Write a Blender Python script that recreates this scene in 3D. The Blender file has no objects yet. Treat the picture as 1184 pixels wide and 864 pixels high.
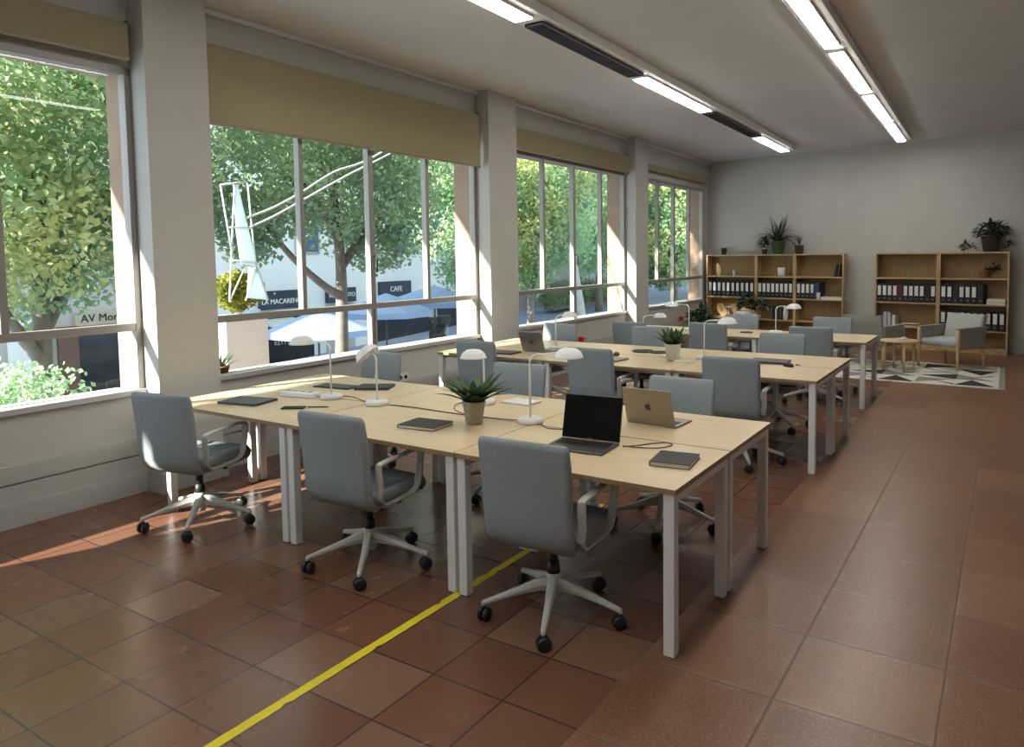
import bpy, bmesh, math, random
import numpy as np
from mathutils import Vector, Matrix
random.seed(7); rng = np.random.default_rng(11)
S = bpy.context.scene
COL = S.collection
PI = math.pi
def R(d): return math.radians(d)

# ------------------------------------------------------------------ camera
cam = bpy.data.cameras.new('camera'); co = bpy.data.objects.new('camera', cam); COL.objects.link(co)
F_PX, W_PX, H_PX = 848.03, 1184, 864
cam.sensor_fit = 'HORIZONTAL'; cam.sensor_width = 36; cam.lens = F_PX/W_PX*36
cam.shift_x = -(634.69-592)/W_PX; cam.shift_y = -(432-353.08)/W_PX
yaw, pit, rol = R(-32.2068), R(-3.8162), R(-0.6652)
fw = Vector((math.sin(yaw)*math.cos(pit), math.cos(yaw)*math.cos(pit), math.sin(pit)))
rt = Vector((math.cos(yaw), -math.sin(yaw), 0)); up = rt.cross(fw)
r2 = rt*math.cos(rol)+up*math.sin(rol); u2 = -rt*math.sin(rol)+up*math.cos(rol)
M = Matrix((r2, u2, -fw)).transposed().to_4x4(); M.translation = Vector((1.1447, -2.7805, 1.6994))
co.matrix_world = M; cam.clip_start = .05; cam.clip_end = 400
S.camera = co

# ------------------------------------------------------------------ light
world = bpy.data.worlds.new('World'); S.world = world; world.use_nodes = True
bg = world.node_tree.nodes['Background']
bg.inputs[0].default_value = (.74, .87, 1, 1); bg.inputs[1].default_value = 2.6
sun = bpy.data.lights.new('sun', 'SUN'); sun.energy = 23; sun.angle = R(.6); sun.color = (1, .93, .84)
so = bpy.data.objects.new('sun', sun); COL.objects.link(so)
so.rotation_euler = Vector((1, 2.5, -1.39)).to_track_quat('-Z', 'Y').to_euler(); so.location = (-8, -10, 9)
LAMP_E = 20.0
S.view_settings.view_transform = 'Standard'; S.view_settings.look = 'None'
S.view_settings.exposure = 0.28; S.view_settings.gamma = 1; S.view_settings.use_curve_mapping = False

# ------------------------------------------------------------------ materials
def nmat(name, col, rough=.6, metal=0, noise=0, nscale=20, bump=0, bscale=200, spec=.5, stretch=(1, 1, 1), col2=None, detail=4):
    m = bpy.data.materials.new(name); m.use_nodes = True; nt = m.node_tree; b = nt.nodes['Principled BSDF']
    b.inputs['Base Color'].default_value = (*col, 1); b.inputs['Roughness'].default_value = rough
    b.inputs['Metallic'].default_value = metal; b.inputs['Specular IOR Level'].default_value = spec
    tc = nt.nodes.new('ShaderNodeTexCoord'); mp = nt.nodes.new('ShaderNodeMapping')
    mp.inputs['Scale'].default_value = stretch; nt.links.new(tc.outputs['Object'], mp.inputs[0])
    if noise or col2:
        n = nt.nodes.new('ShaderNodeTexNoise'); n.inputs['Scale'].default_value = nscale; n.inputs['Detail'].default_value = detail
        nt.links.new(mp.outputs[0], n.inputs['Vector'])
        r = nt.nodes.new('ShaderNodeValToRGB'); c2 = col2 or tuple(c*(1-noise) for c in col)
        c1 = col if col2 else tuple(min(1, c*(1+noise)) for c in col)
        r.color_ramp.elements[0].position = .3; r.color_ramp.elements[1].position = .7
        r.color_ramp.elements[0].color = (*c2, 1); r.color_ramp.elements[1].color = (*c1, 1)
        nt.links.new(n.outputs[0], r.inputs[0]); nt.links.new(r.outputs[0], b.inputs['Base Color'])
    if bump:
        n2 = nt.nodes.new('ShaderNodeTexNoise'); n2.inputs['Scale'].default_value = bscale
        nt.links.new(mp.outputs[0], n2.inputs['Vector'])
        bp = nt.nodes.new('ShaderNodeBump'); bp.inputs['Strength'].default_value = bump; bp.inputs['Distance'].default_value = .01
        nt.links.new(n2.outputs[0], bp.inputs['Height']); nt.links.new(bp.outputs[0], b.inputs['Normal'])
    return m
def emis(name, col, e):
    m = bpy.data.materials.new(name); m.use_nodes = True; b = m.node_tree.nodes['Principled BSDF']
    b.inputs['Base Color'].default_value = (*col, 1); b.inputs['Emission Color'].default_value = (*col, 1)
    b.inputs['Emission Strength'].default_value = e; return m
def translucent(name, col, col2, tcol, mix, nscale, rough=.8, ramp=(.35, .65), stretch=(1, 1, 1)):
    m = bpy.data.materials.new(name); m.use_nodes = True; nt = m.node_tree; nt.nodes.clear()
    o = nt.nodes.new('ShaderNodeOutputMaterial'); mx = nt.nodes.new('ShaderNodeMixShader'); mx.inputs[0].default_value = mix
    d = nt.nodes.new('ShaderNodeBsdfPrincipled'); d.inputs['Roughness'].default_value = rough; d.inputs['Specular IOR Level'].default_value = .3
    t = nt.nodes.new('ShaderNodeBsdfTranslucent'); t.inputs[0].default_value = (*tcol, 1)
    tc = nt.nodes.new('ShaderNodeTexCoord'); n = nt.nodes.new('ShaderNodeTexNoise'); n.inputs['Scale'].default_value = nscale
    mp = nt.nodes.new('ShaderNodeMapping'); mp.inputs['Scale'].default_value = stretch
    nt.links.new(tc.outputs['Object'], mp.inputs[0]); nt.links.new(mp.outputs[0], n.inputs['Vector'])
    r = nt.nodes.new('ShaderNodeValToRGB'); r.color_ramp.elements[0].position = ramp[0]; r.color_ramp.elements[1].position = ramp[1]
    r.color_ramp.elements[0].color = (*col, 1); r.color_ramp.elements[1].color = (*col2, 1)
    nt.links.new(n.outputs[0], r.inputs[0]); nt.links.new(r.outputs[0], d.inputs['Base Color'])
    mm = nt.nodes.new('ShaderNodeMixRGB'); mm.blend_type = 'MULTIPLY'; mm.inputs[0].default_value = 0
    if col != col2:
        nt.links.new(r.outputs[0], mm.inputs[1]); mm.inputs[2].default_value = (*tcol, 1); mm.inputs[0].default_value = 0.0
        g = nt.nodes.new('ShaderNodeGamma'); g.inputs[1].default_value = .6
        nt.links.new(r.outputs[0], g.inputs[0]); nt.links.new(g.outputs[0], t.inputs[0])
    nt.links.new(d.outputs[0], mx.inputs[1]); nt.links.new(t.outputs[0], mx.inputs[2]); nt.links.new(mx.outputs[0], o.inputs[0])
    return m
def tiles(name, size, ox, oy, ca, cb, cc, grout, rough, gw=.006, speck=False, bumps=.15):
    m = bpy.data.materials.new(name); m.use_nodes = True; nt = m.node_tree; N = nt.nodes; L = nt.links; b = N['Principled BSDF']
    tc = N.new('ShaderNodeTexCoord'); mp = N.new('ShaderNodeMapping'); mp.inputs['Location'].default_value = (-ox/size, -oy/size, 0)
    mp.inputs['Scale'].default_value = (1/size, 1/size, 0); mp.inputs['Location'].default_value[2] = .5; L.new(tc.outputs['Object'], mp.inputs[0])
    fl = N.new('ShaderNodeVectorMath'); fl.operation = 'FLOOR'; L.new(mp.outputs[0], fl.inputs[0])
    fr = N.new('ShaderNodeVectorMath'); fr.operation = 'FRACTION'; L.new(mp.outputs[0], fr.inputs[0])
    wn = N.new('ShaderNodeTexWhiteNoise'); wn.noise_dimensions = '2D'; L.new(fl.outputs[0], wn.inputs['Vector'])
    rp = N.new('ShaderNodeValToRGB'); e = rp.color_ramp.elements
    e[0].color = (*ca, 1); e[1].color = (*cc, 1); e.new(.5).color = (*cb, 1); L.new(wn.outputs['Value'], rp.inputs[0])
    n = N.new('ShaderNodeTexNoise'); n.inputs['Scale'].default_value = 3.5 if speck else 2.2; n.inputs['Detail'].default_value = 8 if speck else 3; n.inputs['Roughness'].default_value = .7 if speck else .5
    L.new(tc.outputs['Object'], n.inputs['Vector'])
    mr = N.new('ShaderNodeMapRange'); mr.inputs[1].default_value = .0; mr.inputs[2].default_value = 1; mr.inputs[3].default_value = .7 if speck else .86; mr.inputs[4].default_value = 1.3 if speck else 1.14
    L.new(n.outputs[0], mr.inputs[0])
    mul = N.new('ShaderNodeVectorMath'); mul.operation = 'SCALE'; L.new(rp.outputs[0], mul.inputs[0]); L.new(mr.outputs[0], mul.inputs['Scale'])
    src = mul.outputs[0]
    if speck:
        v = N.new('ShaderNodeTexNoise'); v.inputs['Scale'].default_value = 75; v.inputs['Detail'].default_value = 4; v.inputs['Roughness'].default_value = .8; L.new(tc.outputs['Object'], v.inputs['Vector'])
        m2 = N.new('ShaderNodeMapRange'); m2.inputs[1].default_value = .54; m2.inputs[2].default_value = .68; m2.inputs[3].default_value = 0; m2.inputs[4].default_value = .8
        L.new(v.outputs[0], m2.inputs[0]); mx = N.new('ShaderNodeMixRGB'); L.new(m2.outputs[0], mx.inputs[0]); L.new(src, mx.inputs[1])
        mx.inputs[2].default_value = (.42, .26, .17, 1); src = mx.outputs[0]
    sx = N.new('ShaderNodeSeparateXYZ'); L.new(fr.outputs[0], sx.inputs[0])
    def edge(o):
        a = N.new('ShaderNodeMath'); a.operation = 'SUBTRACT'; L.new(o, a.inputs[0]); a.inputs[1].default_value = .5
        c = N.new('ShaderNodeMath'); c.operation = 'ABSOLUTE'; L.new(a.outputs[0], c.inputs[0]); return c.outputs[0]
    mxx = N.new('ShaderNodeMath'); mxx.operation = 'MAXIMUM'; L.new(edge(sx.outputs[0]), mxx.inputs[0]); L.new(edge(sx.outputs[1]), mxx.inputs[1])
    if speck:
        hn = N.new('ShaderNodeTexNoise'); hn.inputs['Scale'].default_value = 6; hn.inputs['Detail'].default_value = 6; L.new(tc.outputs['Object'], hn.inputs['Vector'])
        ha = N.new('ShaderNodeMapRange'); ha.inputs[1].default_value = .43; ha.inputs[2].default_value = .495; L.new(mxx.outputs[0], ha.inputs[0])
        hm = N.new('ShaderNodeMapRange'); hm.inputs[1].default_value = .45; hm.inputs[2].default_value = .7; hm.inputs[4].default_value = .42; L.new(hn.outputs[0], hm.inputs[0])
        hh = N.new('ShaderNodeMath'); hh.operation = 'MULTIPLY'; L.new(ha.outputs[0], hh.inputs[0]); L.new(hm.outputs[0], hh.inputs[1])
        hx = N.new('ShaderNodeMixRGB'); L.new(hh.outputs[0], hx.inputs[0]); L.new(src, hx.inputs[1]); hx.inputs[2].default_value = (.40, .27, .19, 1); src = hx.outputs[0]
    gt = N.new('ShaderNodeMapRange'); gt.inputs[1].default_value = .5-gw/size; gt.inputs[2].default_value = .5-gw/size*.5
    L.new(mxx.outputs[0], gt.inputs[0])
    gm = N.new('ShaderNodeMixRGB'); L.new(gt.outputs[0], gm.inputs[0]); L.new(src, gm.inputs[1]); gm.inputs[2].default_value = (*grout, 1)
    L.new(gm.outputs[0], b.inputs['Base Color'])
    rr = N.new('ShaderNodeMapRange'); rr.inputs[1].default_value = .0; rr.inputs[2].default_value = 1; rr.inputs[3].default_value = rough-.06; rr.inputs[4].default_value = rough+.1
    L.new(n.outputs[0], rr.inputs[0]); L.new(rr.outputs[0], b.inputs['Roughness'])
    bn = N.new('ShaderNodeTexNoise'); bn.inputs['Scale'].default_value = 3; bn.inputs['Detail'].default_value = 3; L.new(tc.outputs['Object'], bn.inputs['Vector'])
    sb = N.new('ShaderNodeMath'); sb.operation = 'SUBTRACT'; sb.inputs[0].default_value = 1
    if speck: L.new(bn.outputs[0], sb.inputs[0])
    L.new(gt.outputs[0], sb.inputs[1])
    bp = N.new('ShaderNodeBump'); bp.inputs['Strength'].default_value = bumps; bp.inputs['Distance'].default_value = .004
    L.new(sb.outputs[0], bp.inputs['Height']); L.new(bp.outputs[0], b.inputs['Normal'])
    return m
def glassmat(name='window glass', tint=(.96, .99, .98)):
    m = bpy.data.materials.new(name); m.use_nodes = True; nt = m.node_tree; nt.nodes.clear()
    o = nt.nodes.new('ShaderNodeOutputMaterial'); mx = nt.nodes.new('ShaderNodeMixShader')
    t = nt.nodes.new('ShaderNodeBsdfTransparent'); t.inputs[0].default_value = (*tint, 1)
    g = nt.nodes.new('ShaderNodeBsdfGlossy'); g.inputs['Roughness'].default_value = .0
    f = nt.nodes.new('ShaderNodeFresnel'); f.inputs[0].default_value = 1.4
    ge = nt.nodes.new('ShaderNodeNewGeometry'); inv = nt.nodes.new('ShaderNodeMath'); inv.operation = 'SUBTRACT'; inv.inputs[0].default_value = 1
    ml = nt.nodes.new('ShaderNodeMath'); ml.operation = 'MULTIPLY'; nt.links.new(ge.outputs['Backfacing'], inv.inputs[1]); nt.links.new(f.outputs[0], ml.inputs[0]); nt.links.new(inv.outputs[0], ml.inputs[1])
    nt.links.new(ml.outputs[0], mx.inputs[0]); nt.links.new(t.outputs[0], mx.inputs[1]); nt.links.new(g.outputs[0], mx.inputs[2]); nt.links.new(mx.outputs[0], o.inputs[0])
    return m
m_wall = nmat('warm grey plaster', (.47, .462, .43), .85, noise=.03, nscale=2.5, bump=.05, bscale=60)
m_base = nmat('grey painted skirting', (.40, .405, .375), .5, noise=.03)
m_ceil = nmat('painted ceiling', (.62, .61, .60), .9, noise=.02, nscale=2)
m_floorL = tiles('small terracotta tile', .345, -1.50, -.939, (.182, .080, .045), (.147, .062, .038), (.215, .117, .072), (.06, .032, .024), .24, bumps=.12)
m_floorR = tiles('large worn terracotta slab', .55, -.135, -.05, (.205, .09, .046), (.17, .073, .040), (.235, .117, .066), (.13, .072, .048), .32, speck=True, bumps=.35)
m_alu = nmat('taupe window frame', (.30, .28, .26), .45, metal=.3)
m_white = nmat('white powder coat', (.74, .74, .73), .38, noise=.015)
m_whitep = nmat('white plastic', (.78, .78, .77), .35)
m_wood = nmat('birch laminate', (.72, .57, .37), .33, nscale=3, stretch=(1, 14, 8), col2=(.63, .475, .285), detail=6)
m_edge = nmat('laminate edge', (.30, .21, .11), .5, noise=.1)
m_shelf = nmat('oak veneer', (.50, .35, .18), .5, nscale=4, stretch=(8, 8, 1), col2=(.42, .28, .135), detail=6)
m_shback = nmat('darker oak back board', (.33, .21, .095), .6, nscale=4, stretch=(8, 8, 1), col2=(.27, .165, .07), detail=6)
m_oak = nmat('pale oak', (.64, .47, .28), .5, nscale=6, stretch=(6, 6, 1), col2=(.55, .38, .20))
m_fabric = nmat('blue grey wool', (.325, .362, .385), .95, nscale=260, col2=(.255, .288, .31), bump=.25, bscale=500, spec=.15, detail=2)
m_fabdark = nmat('charcoal seat fabric', (.05, .05, .048), .9, noise=.1, nscale=200, bump=.2, bscale=500, spec=.2)
m_cgrey = nmat('light grey plastic', (.50, .51, .48), .4)
m_black = nmat('black plastic', (.012, .012, .013), .45)
m_blackm = nmat('black matte cover', (.02, .022, .022), .6, noise=.1, nscale=80)
m_screen = nmat('dark glossy screen', (.003, .003, .004), .15, spec=.25)
m_alugrey = nmat('space grey aluminium', (.26, .25, .24), .35, metal=.8)
m_lapdark = nmat('dark laptop metal', (.10, .095, .09), .4, metal=.6)
m_gold = nmat('warm silver aluminium', (.33, .295, .225), .42, metal=.7)
m_dgrey = nmat('dark grey metal', (.055, .055, .06), .5, metal=.1)
m_tape = nmat('yellow floor tape', (.72, .60, .015), .45, noise=.06, nscale=8)
m_blind = translucent('beige blind cloth', (.40, .35, .235), (.40, .35, .235), (.70, .62, .38), .30, 3)
m_blindbar = nmat('blind bottom bar', (.30, .25, .17), .6)
m_diff = emis('lamp diffuser', (1, .97, .9), LAMP_E)
m_glass = glassmat()
m_soil = nmat('potting soil', (.03, .02, .013), .95, noise=.3, nscale=60)
m_leaf = translucent('indoor leaf', (.018, .05, .014), (.05, .11, .03), (.1, .2, .05), .15, 9, .45)
m_leafd = translucent('dark leaf', (.010, .028, .008), (.022, .05, .014), (.04, .1, .02), .1, 9, .5)
m_potg = nmat('stone grey pot', (.42, .39, .32), .6, noise=.05, nscale=30)
m_potw = nmat('white glazed pot', (.66, .64, .58), .4)
m_terra = nmat('terracotta pot', (.30, .14, .06), .7, noise=.1)
m_potd = nmat('dark clay pot', (.06, .04, .02), .7, noise=.2)
m_potgr = nmat('green glazed pot', (.05, .09, .035), .5, noise=.2)
m_paper = nmat('white paper', (.72, .71, .68), .7)
m_pages = nmat('page edges', (.60, .56, .48), .8)
m_navy = nmat('black binder board', (.008, .009, .013), .5)
m_red = nmat('red plastic', (.55, .02, .03), .4)
m_wine = nmat('dark red binder board', (.06, .01, .015), .5)
m_blue = nmat('navy blue binder board', (.02, .045, .09), .5)
m_socket = nmat('ivory socket plastic', (.62, .57, .44), .4)
m_brick = nmat('terracotta render', (.33, .225, .16), .85, noise=.1, nscale=3, bump=.2, bscale=30)
m_cush = nmat('pale blue cushion', (.42, .45, .47), .95, noise=.04, nscale=200, bump=.2, bscale=400, spec=.1)
m_sage = nmat('sage grey upholstery', (.30, .295, .26), .95, noise=.05, nscale=200, bump=.2, bscale=400, spec=.1)
m_lightup = nmat('light sage upholstery', (.47, .49, .45), .95, noise=.04, nscale=200, bump=.2, bscale=400, spec=.1)

# ------------------------------------------------------------------ mesh builder
ident = lambda x, y, z: (x, y, z)
def WM(y, o, z): return (-4.257-.014*y+o, y, z)       # window wall: y along it, o inward
def BM(x, o, z): return (x, 11.76-.2*x-o, z)          # back wall: x along it, o inward
class MB:
    def __init__(s): s.v = []; s.f = []; s.sm = []; s.mi = []; s.cur = 0
    def add(s, vs, fs, smooth=False):
        b = len(s.v); s.v += [tuple(v) for v in vs]
        for f in fs: s.f.append(tuple(i+b for i in f)); s.sm.append(smooth); s.mi.append(s.cur)
        return s
    def box(s, x0, x1, y0, y1, z0, z1, mp=ident):
        vs = [mp(x, y, z) for z in (z0, z1) for y in (y0, y1) for x in (x0, x1)]
        return s.add(vs, [(0, 2, 3, 1), (4, 5, 7, 6), (0, 1, 5, 4), (2, 6, 7, 3), (0, 4, 6, 2), (1, 3, 7, 5)])
    def loft(s, loops, smooth=True, cap=True, closed=False):
        n = len(loops[0]); vs = [p for l in loops for p in l]; fs = []
        m = len(loops)
        for k in range(m if closed else m-1):
            a = k*n; b = ((k+1) % m)*n
            for i in range(n): j = (i+1) % n; fs.append((a+i, a+j, b+j, b+i))
        if cap and not closed: fs.append(tuple(range(n-1, -1, -1))); fs.append(tuple((m-1)*n+i for i in range(n)))
        return s.add(vs, fs, smooth)
    def lathe(s, prof, n=24, c=(0, 0, 0), smooth=True, cap=True):
        return s.loft([[(c[0]+r*math.cos(2*PI*i/n), c[1]+r*math.sin(2*PI*i/n), c[2]+z) for i in range(n)] for r, z in prof], smooth, cap)
    def tube(s, pts, r, n=10, closed=False, prof=None, upv=(0, 0, 1), smooth=True):
        pts = [Vector(p) for p in pts]; loops = []; m = len(pts); pn = None
        for k, p in enumerate(pts):
            if closed: d = pts[(k+1) % m]-pts[k-1]
            else: d = pts[min(k+1, m-1)]-pts[max(k-1, 0)]
            d.normalize()
            if pn is None:
                u = Vector(upv); 
                if abs(u.dot(d)) > .98: u = Vector((1, 0, 0)) if abs(d.x) < .9 else Vector((0, 1, 0))
            else: u = pn
            a = (u-d*u.dot(d)).normalized(); pn = a; b = d.cross(a)
            rr = r[k] if isinstance(r, (list, tuple)) else r
            if prof: loops.append([tuple(p+a*q[0]*1+b*q[1]) for q in prof])
            else: loops.append([tuple(p+(a*math.cos(2*PI*i/n)+b*math.sin(2*PI*i/n))*rr) for i in range(n)])
        return s.loft(loops, smooth, True, closed)
    def build(s, name, mat, parent=None, bevel=0, loc=None, subd=0, stuff=False):
        me = bpy.data.meshes.new(name); me.from_pydata(s.v, [], s.f)
        for m in (mat if isinstance(mat, (list, tuple)) else [mat]): me.materials.append(m)
        me.polygons.foreach_set('use_smooth', s.sm); me.polygons.foreach_set('material_index', s.mi); me.update()
        o = bpy.data.objects.new(name, me); COL.objects.link(o)
        if parent: o.parent = parent
        if loc: o.location = loc
        if bevel:
            b = o.modifiers.new('bevel', 'BEVEL'); b.width = bevel; b.segments = 2; b.limit_method = 'ANGLE'; b.angle_limit = R(40)
        if subd:
            b = o.modifiers.new('subd', 'SUBSURF'); b.levels = subd; b.render_levels = subd
        if stuff: o['kind'] = 'stuff'
        return o
def tag(o, label=None, cat=None, group=None, kind=None):
    if label: o['label'] = label
    if cat: o['category'] = cat
    if group: o['group'] = group
    if kind: o['kind'] = kind
    return o
def struct(name, mb, mat, parent=None, bevel=0):
    o = mb.build(name, mat, parent, bevel)
    if not parent: o['kind'] = 'structure'
    return o
def thing(name, label, cat, loc=(0, 0, 0), rz=0, group=None):
    o = bpy.data.objects.new(name, None); COL.objects.link(o); o.empty_display_size = .1
    o.location = loc; o.rotation_euler = (0, 0, rz); return tag(o, label, cat, group)
def kids(o): return [c for c in ALLK.get(o.name, [])]
def copy_tree(o, parent=None):
    c = o.copy(); COL.objects.link(c); c.parent = parent
    for ch in [x for x in o.children]: copy_tree(ch, c)
    return c
def dup(o, loc, rz, label, group=None, **k):
    c = copy_tree(o); c.location = loc; c.rotation_euler = (0, 0, rz); c['label'] = label
    if group: c['group'] = group
    return c
def rrect(w, h, r, n=5, cx=0, cy=0):
    out = []
    for qx, qy, a0 in ((1, 1, 0), (-1, 1, 90), (-1, -1, 180), (1, -1, 270)):
        for k in range(n+1):
            a = R(a0+90*k/n); out.append((cx+qx*(w/2-r)+r*math.cos(a), cy+qy*(h/2-r)+r*math.sin(a)))
    return out
def bez(p0, p1, p2, n=8):
    return [tuple((1-t)**2*a+2*t*(1-t)*b+t*t*c for a, b, c in zip(p0, p1, p2)) for t in [i/n for i in range(n+1)]]
def smoothpath(pts, n=6):
    P = [Vector(p) for p in pts]; out = []
    for i in range(len(P)-1):
        a = P[max(i-1, 0)]; b = P[i]; c = P[i+1]; d = P[min(i+2, len(P)-1)]
        for k in range(n):
            t = k/n; out.append(.5*((2*b)+(-a+c)*t+(2*a-5*b+4*c-d)*t*t+(-a+3*b-3*c+d)*t**3))
    out.append(P[-1]); return out
def text_into(mb, txt, size, fn, depth=.004):
    """letters as mesh: fn maps (u right, v up, w out) to the world"""
    cu = bpy.data.curves.new('lettering', 'FONT'); cu.body = txt; cu.size = size; cu.extrude = depth; cu.align_x = 'CENTER'; cu.align_y = 'CENTER'
    cu.resolution_u = 3
    o = bpy.data.objects.new('lettering', cu); COL.objects.link(o)
    dg = bpy.context.evaluated_depsgraph_get(); me = bpy.data.meshes.new_from_object(o.evaluated_get(dg))
    mb.add([fn(*v.co) for v in me.vertices], [tuple(p.vertices) for p in me.polygons])
    bpy.data.objects.remove(o); bpy.data.curves.remove(cu)

# ------------------------------------------------------------------ room shell
ORD = ['first', 'second', 'third', 'fourth', 'fifth', 'sixth', 'seventh', 'eighth', 'ninth', 'tenth', 'eleventh', 'twelfth']
ZC = 3.67; HEAD = 3.08; SILL = .755; TR = 1.22
Y0, Y1 = -5.2, 12.72
XR_ = 3.3
f = MB(); f.add([(-4.6, Y0, 0), (-.135, Y0, 0), (-.135, 13.2, 0), (-4.6, 13.2, 0)], [(0, 1, 2, 3)])
f.add([(-4.6, Y0, -.25), (-.135, Y0, -.25), (-.135, 13.2, -.25), (-4.6, 13.2, -.25)], [(3, 2, 1, 0)])
struct('floor', f, m_floorL)
f = MB(); f.add([(-.135, Y0, 0), (XR_+.3, Y0, 0), (XR_+.3, 13.2, 0), (-.135, 13.2, 0)], [(0, 1, 2, 3)]); f.add([(-.135, Y0, -.25), (XR_+.3, Y0, -.25), (XR_+.3, 13.2, -.25), (-.135, 13.2, -.25)], [(3, 2, 1, 0)])
struct('floor', f, m_floorR)
c = MB(); c.box(-4.7, XR_+.3, Y0-.3, 13.3, ZC, ZC+.3); struct('ceiling', c, m_ceil)
WIN = [(-3.4, .17, (-2.44, -1.58, -.70)), (.68, 4.27, (1.67, 2.53, 3.38)), (4.88, 8.40, (5.82, 6.67, 7.55)), (8.94, 12.25, (9.84, 10.62, 11.44))]
PIL = [(-3.95, -3.42), (.17, .66), (4.28, 4.87), (8.42, 8.93)]
w = MB(); T = -.27
w.box(Y0, Y1+.3, T, 0, -.2, SILL-.02, WM); w.box(Y0, Y1+.3, T, 0, HEAD, ZC+.02, WM)
prev = Y0
for (a, b, _) in WIN: w.box(prev, a, T, 0, SILL-.02, HEAD, WM); prev = b
w.box(prev, Y1+.3, T, 0, SILL-.02, HEAD, WM)
for a, b in PIL: w.box(a, b, -.02, .2, 0, ZC, WM)
struct('wall_left', w, m_wall)
b = MB(); b.box(-4.62, XR_+.3, -.3, 0, -.2, ZC+.02, BM); struct('wall_back', b, m_wall)
b = MB(); b.box(XR_, XR_+.3, Y0, 13.2, -.2, ZC+.02); struct('wall_right', b, m_wall)
b = MB(); b.box(-4.7, XR_+.3, Y0-.3, Y0, -.2, ZC+.02); struct('wall_front', b, m_wall)
# skirting: low plinth with a ledge line and the cable duct band above it
b = MB()
segs = [(Y0, -3.95), (-3.42, .17), (.66, 4.28), (4.87, 8.42), (8.93, Y1-.1)]
for a, c_ in segs:
    b.box(a, c_, 0, .035, 0, .15, WM); b.box(a, c_, 0, .022, .15, .165, WM); b.box(a, c_, 0, .012, .165, .272, WM); b.box(a, c_, 0, .022, .285, .40, WM)
for a, c_ in PIL: b.box(a-.025, c_+.025, .0, .225, 0, .15, WM)
struct('baseboard_left', b, m_base, bevel=.002)
b = MB(); b.box(-4.3, XR_, 0, .02, 0, .16, BM); b.box(-1.4, XR_, 0, .03, .16, .30, BM); b.box(-1.4, XR_, 0, .036, .30, .315, BM); struct('baseboard_back', b, m_base)
# outer reveal (terracotta render) and outer sill
b = MB()
for (a, c_, _) in WIN:
    b.box(c_-.004, c_-.0, T-.04, -.07, SILL-.05, HEAD, WM); b.box(a, a+.004, T-.04, -.07, SILL-.05, HEAD, WM); b.box(a, c_, T-.12, -.07, HEAD-.004, HEAD, WM)
    b.box(c_, c_+.5, T-.06, T, -3, HEAD+.3, WM); b.box(a-.5, a, T-.06, T, -3, HEAD+.3, WM)
b.box(Y0, Y1+1, T-.06, T, HEAD, 5.5, WM); b.box(Y0, Y1+1, T-.06, T, -3, SILL-.06, WM)
struct('trim_1', b, m_brick)
b = MB(); b.box(Y0-6, Y1+4, -2.75, T, 5.48, 5.68, WM); struct('sun_cutoff_slab', b, nmat('sun cutoff slab concrete', (.5, .48, .44), .8, noise=.05))  # unseen overhang added to cut the sun off above the lit patches
b = MB()
for (a, c_, _) in WIN: b.box(a, c_, T-.10, -.07, SILL-.06, SILL-.02, WM)
struct('trim_3', b, nmat('stone sill', (.48, .46, .42), .6, noise=.06))
b = MB(); b.box(Y0, Y1, 0, .05, ZC-.045, ZC-.0, WM)
struct('trim_4', b, m_ceil, bevel=.01)

def window(i, a, c_, mull):
    fr = MB(); D0, D1 = -.07, .012
    fr.box(a, a+.045, D0, D1, SILL-.02, HEAD, WM); fr.box(c_-.045, c_, D0, D1, SILL-.02, HEAD, WM)
    fr.box(a, c_, D0, D1, HEAD-.05, HEAD, WM)
    w_ = tag(fr.build('window_%d' % i, m_alu, None, .003), kind='structure')
    s = MB(); s.box(a-.0, c_+.0, D0, .035, SILL-.03, SILL+.01, WM); s.build('window_sill', nmat('pale metal sill', (.48, .47, .46), .4, metal=.2), w_, .003)
    t = MB(); t.box(a+.045, c_-.045, D0+.01, D1-.002, TR-.028, TR+.028, WM); t.build('transom', m_alu, w_, .003)
    for k, y in enumerate(mull):
        wd = .034 if k == 1 else .024
        t = MB(); t.box(y-wd, y+wd, D0+.01, D1-.004, TR+.028, HEAD-.05, WM); t.build('mullion', m_alu, w_, .003)
    y = mull[1]; t = MB(); t.box(y-.038, y-.006, D0+.01, D1-.004, SILL+.01, TR-.028, WM); t.box(y+.006, y+.038, D0+.01, D1-.004, SILL+.01, TR-.028, WM)
    t.build('mullion', m_alu, w_, .003)
    ys = [a+.045, *mull, c_-.045]
    for k in range(4):
        p = MB(); p.box(ys[k]+.02, ys[k+1]-.02, -.04, -.034, TR+.02, HEAD-.04, WM); p.build('pane', m_glass, w_)
    for q0, q1 in ((a+.045, mull[1]-.03), (mull[1]+.03, c_-.045)):
        p = MB(); p.box(q0, q1, -.04, -.034, SILL, TR-.02, WM); p.build('pane', m_glass, w_)
    h = MB(); y = mull[1]+.012
    h.tube([WM(y, D1, 1.72), WM(y, .05, 1.72), WM(y, .055, 1.69), WM(y, .05, 1.56)], .009, 8); h.build('handle', m_black, w_)
for i, (a, c_, mu) in enumerate(WIN): window(i+1, a, c_, mu)

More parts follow.
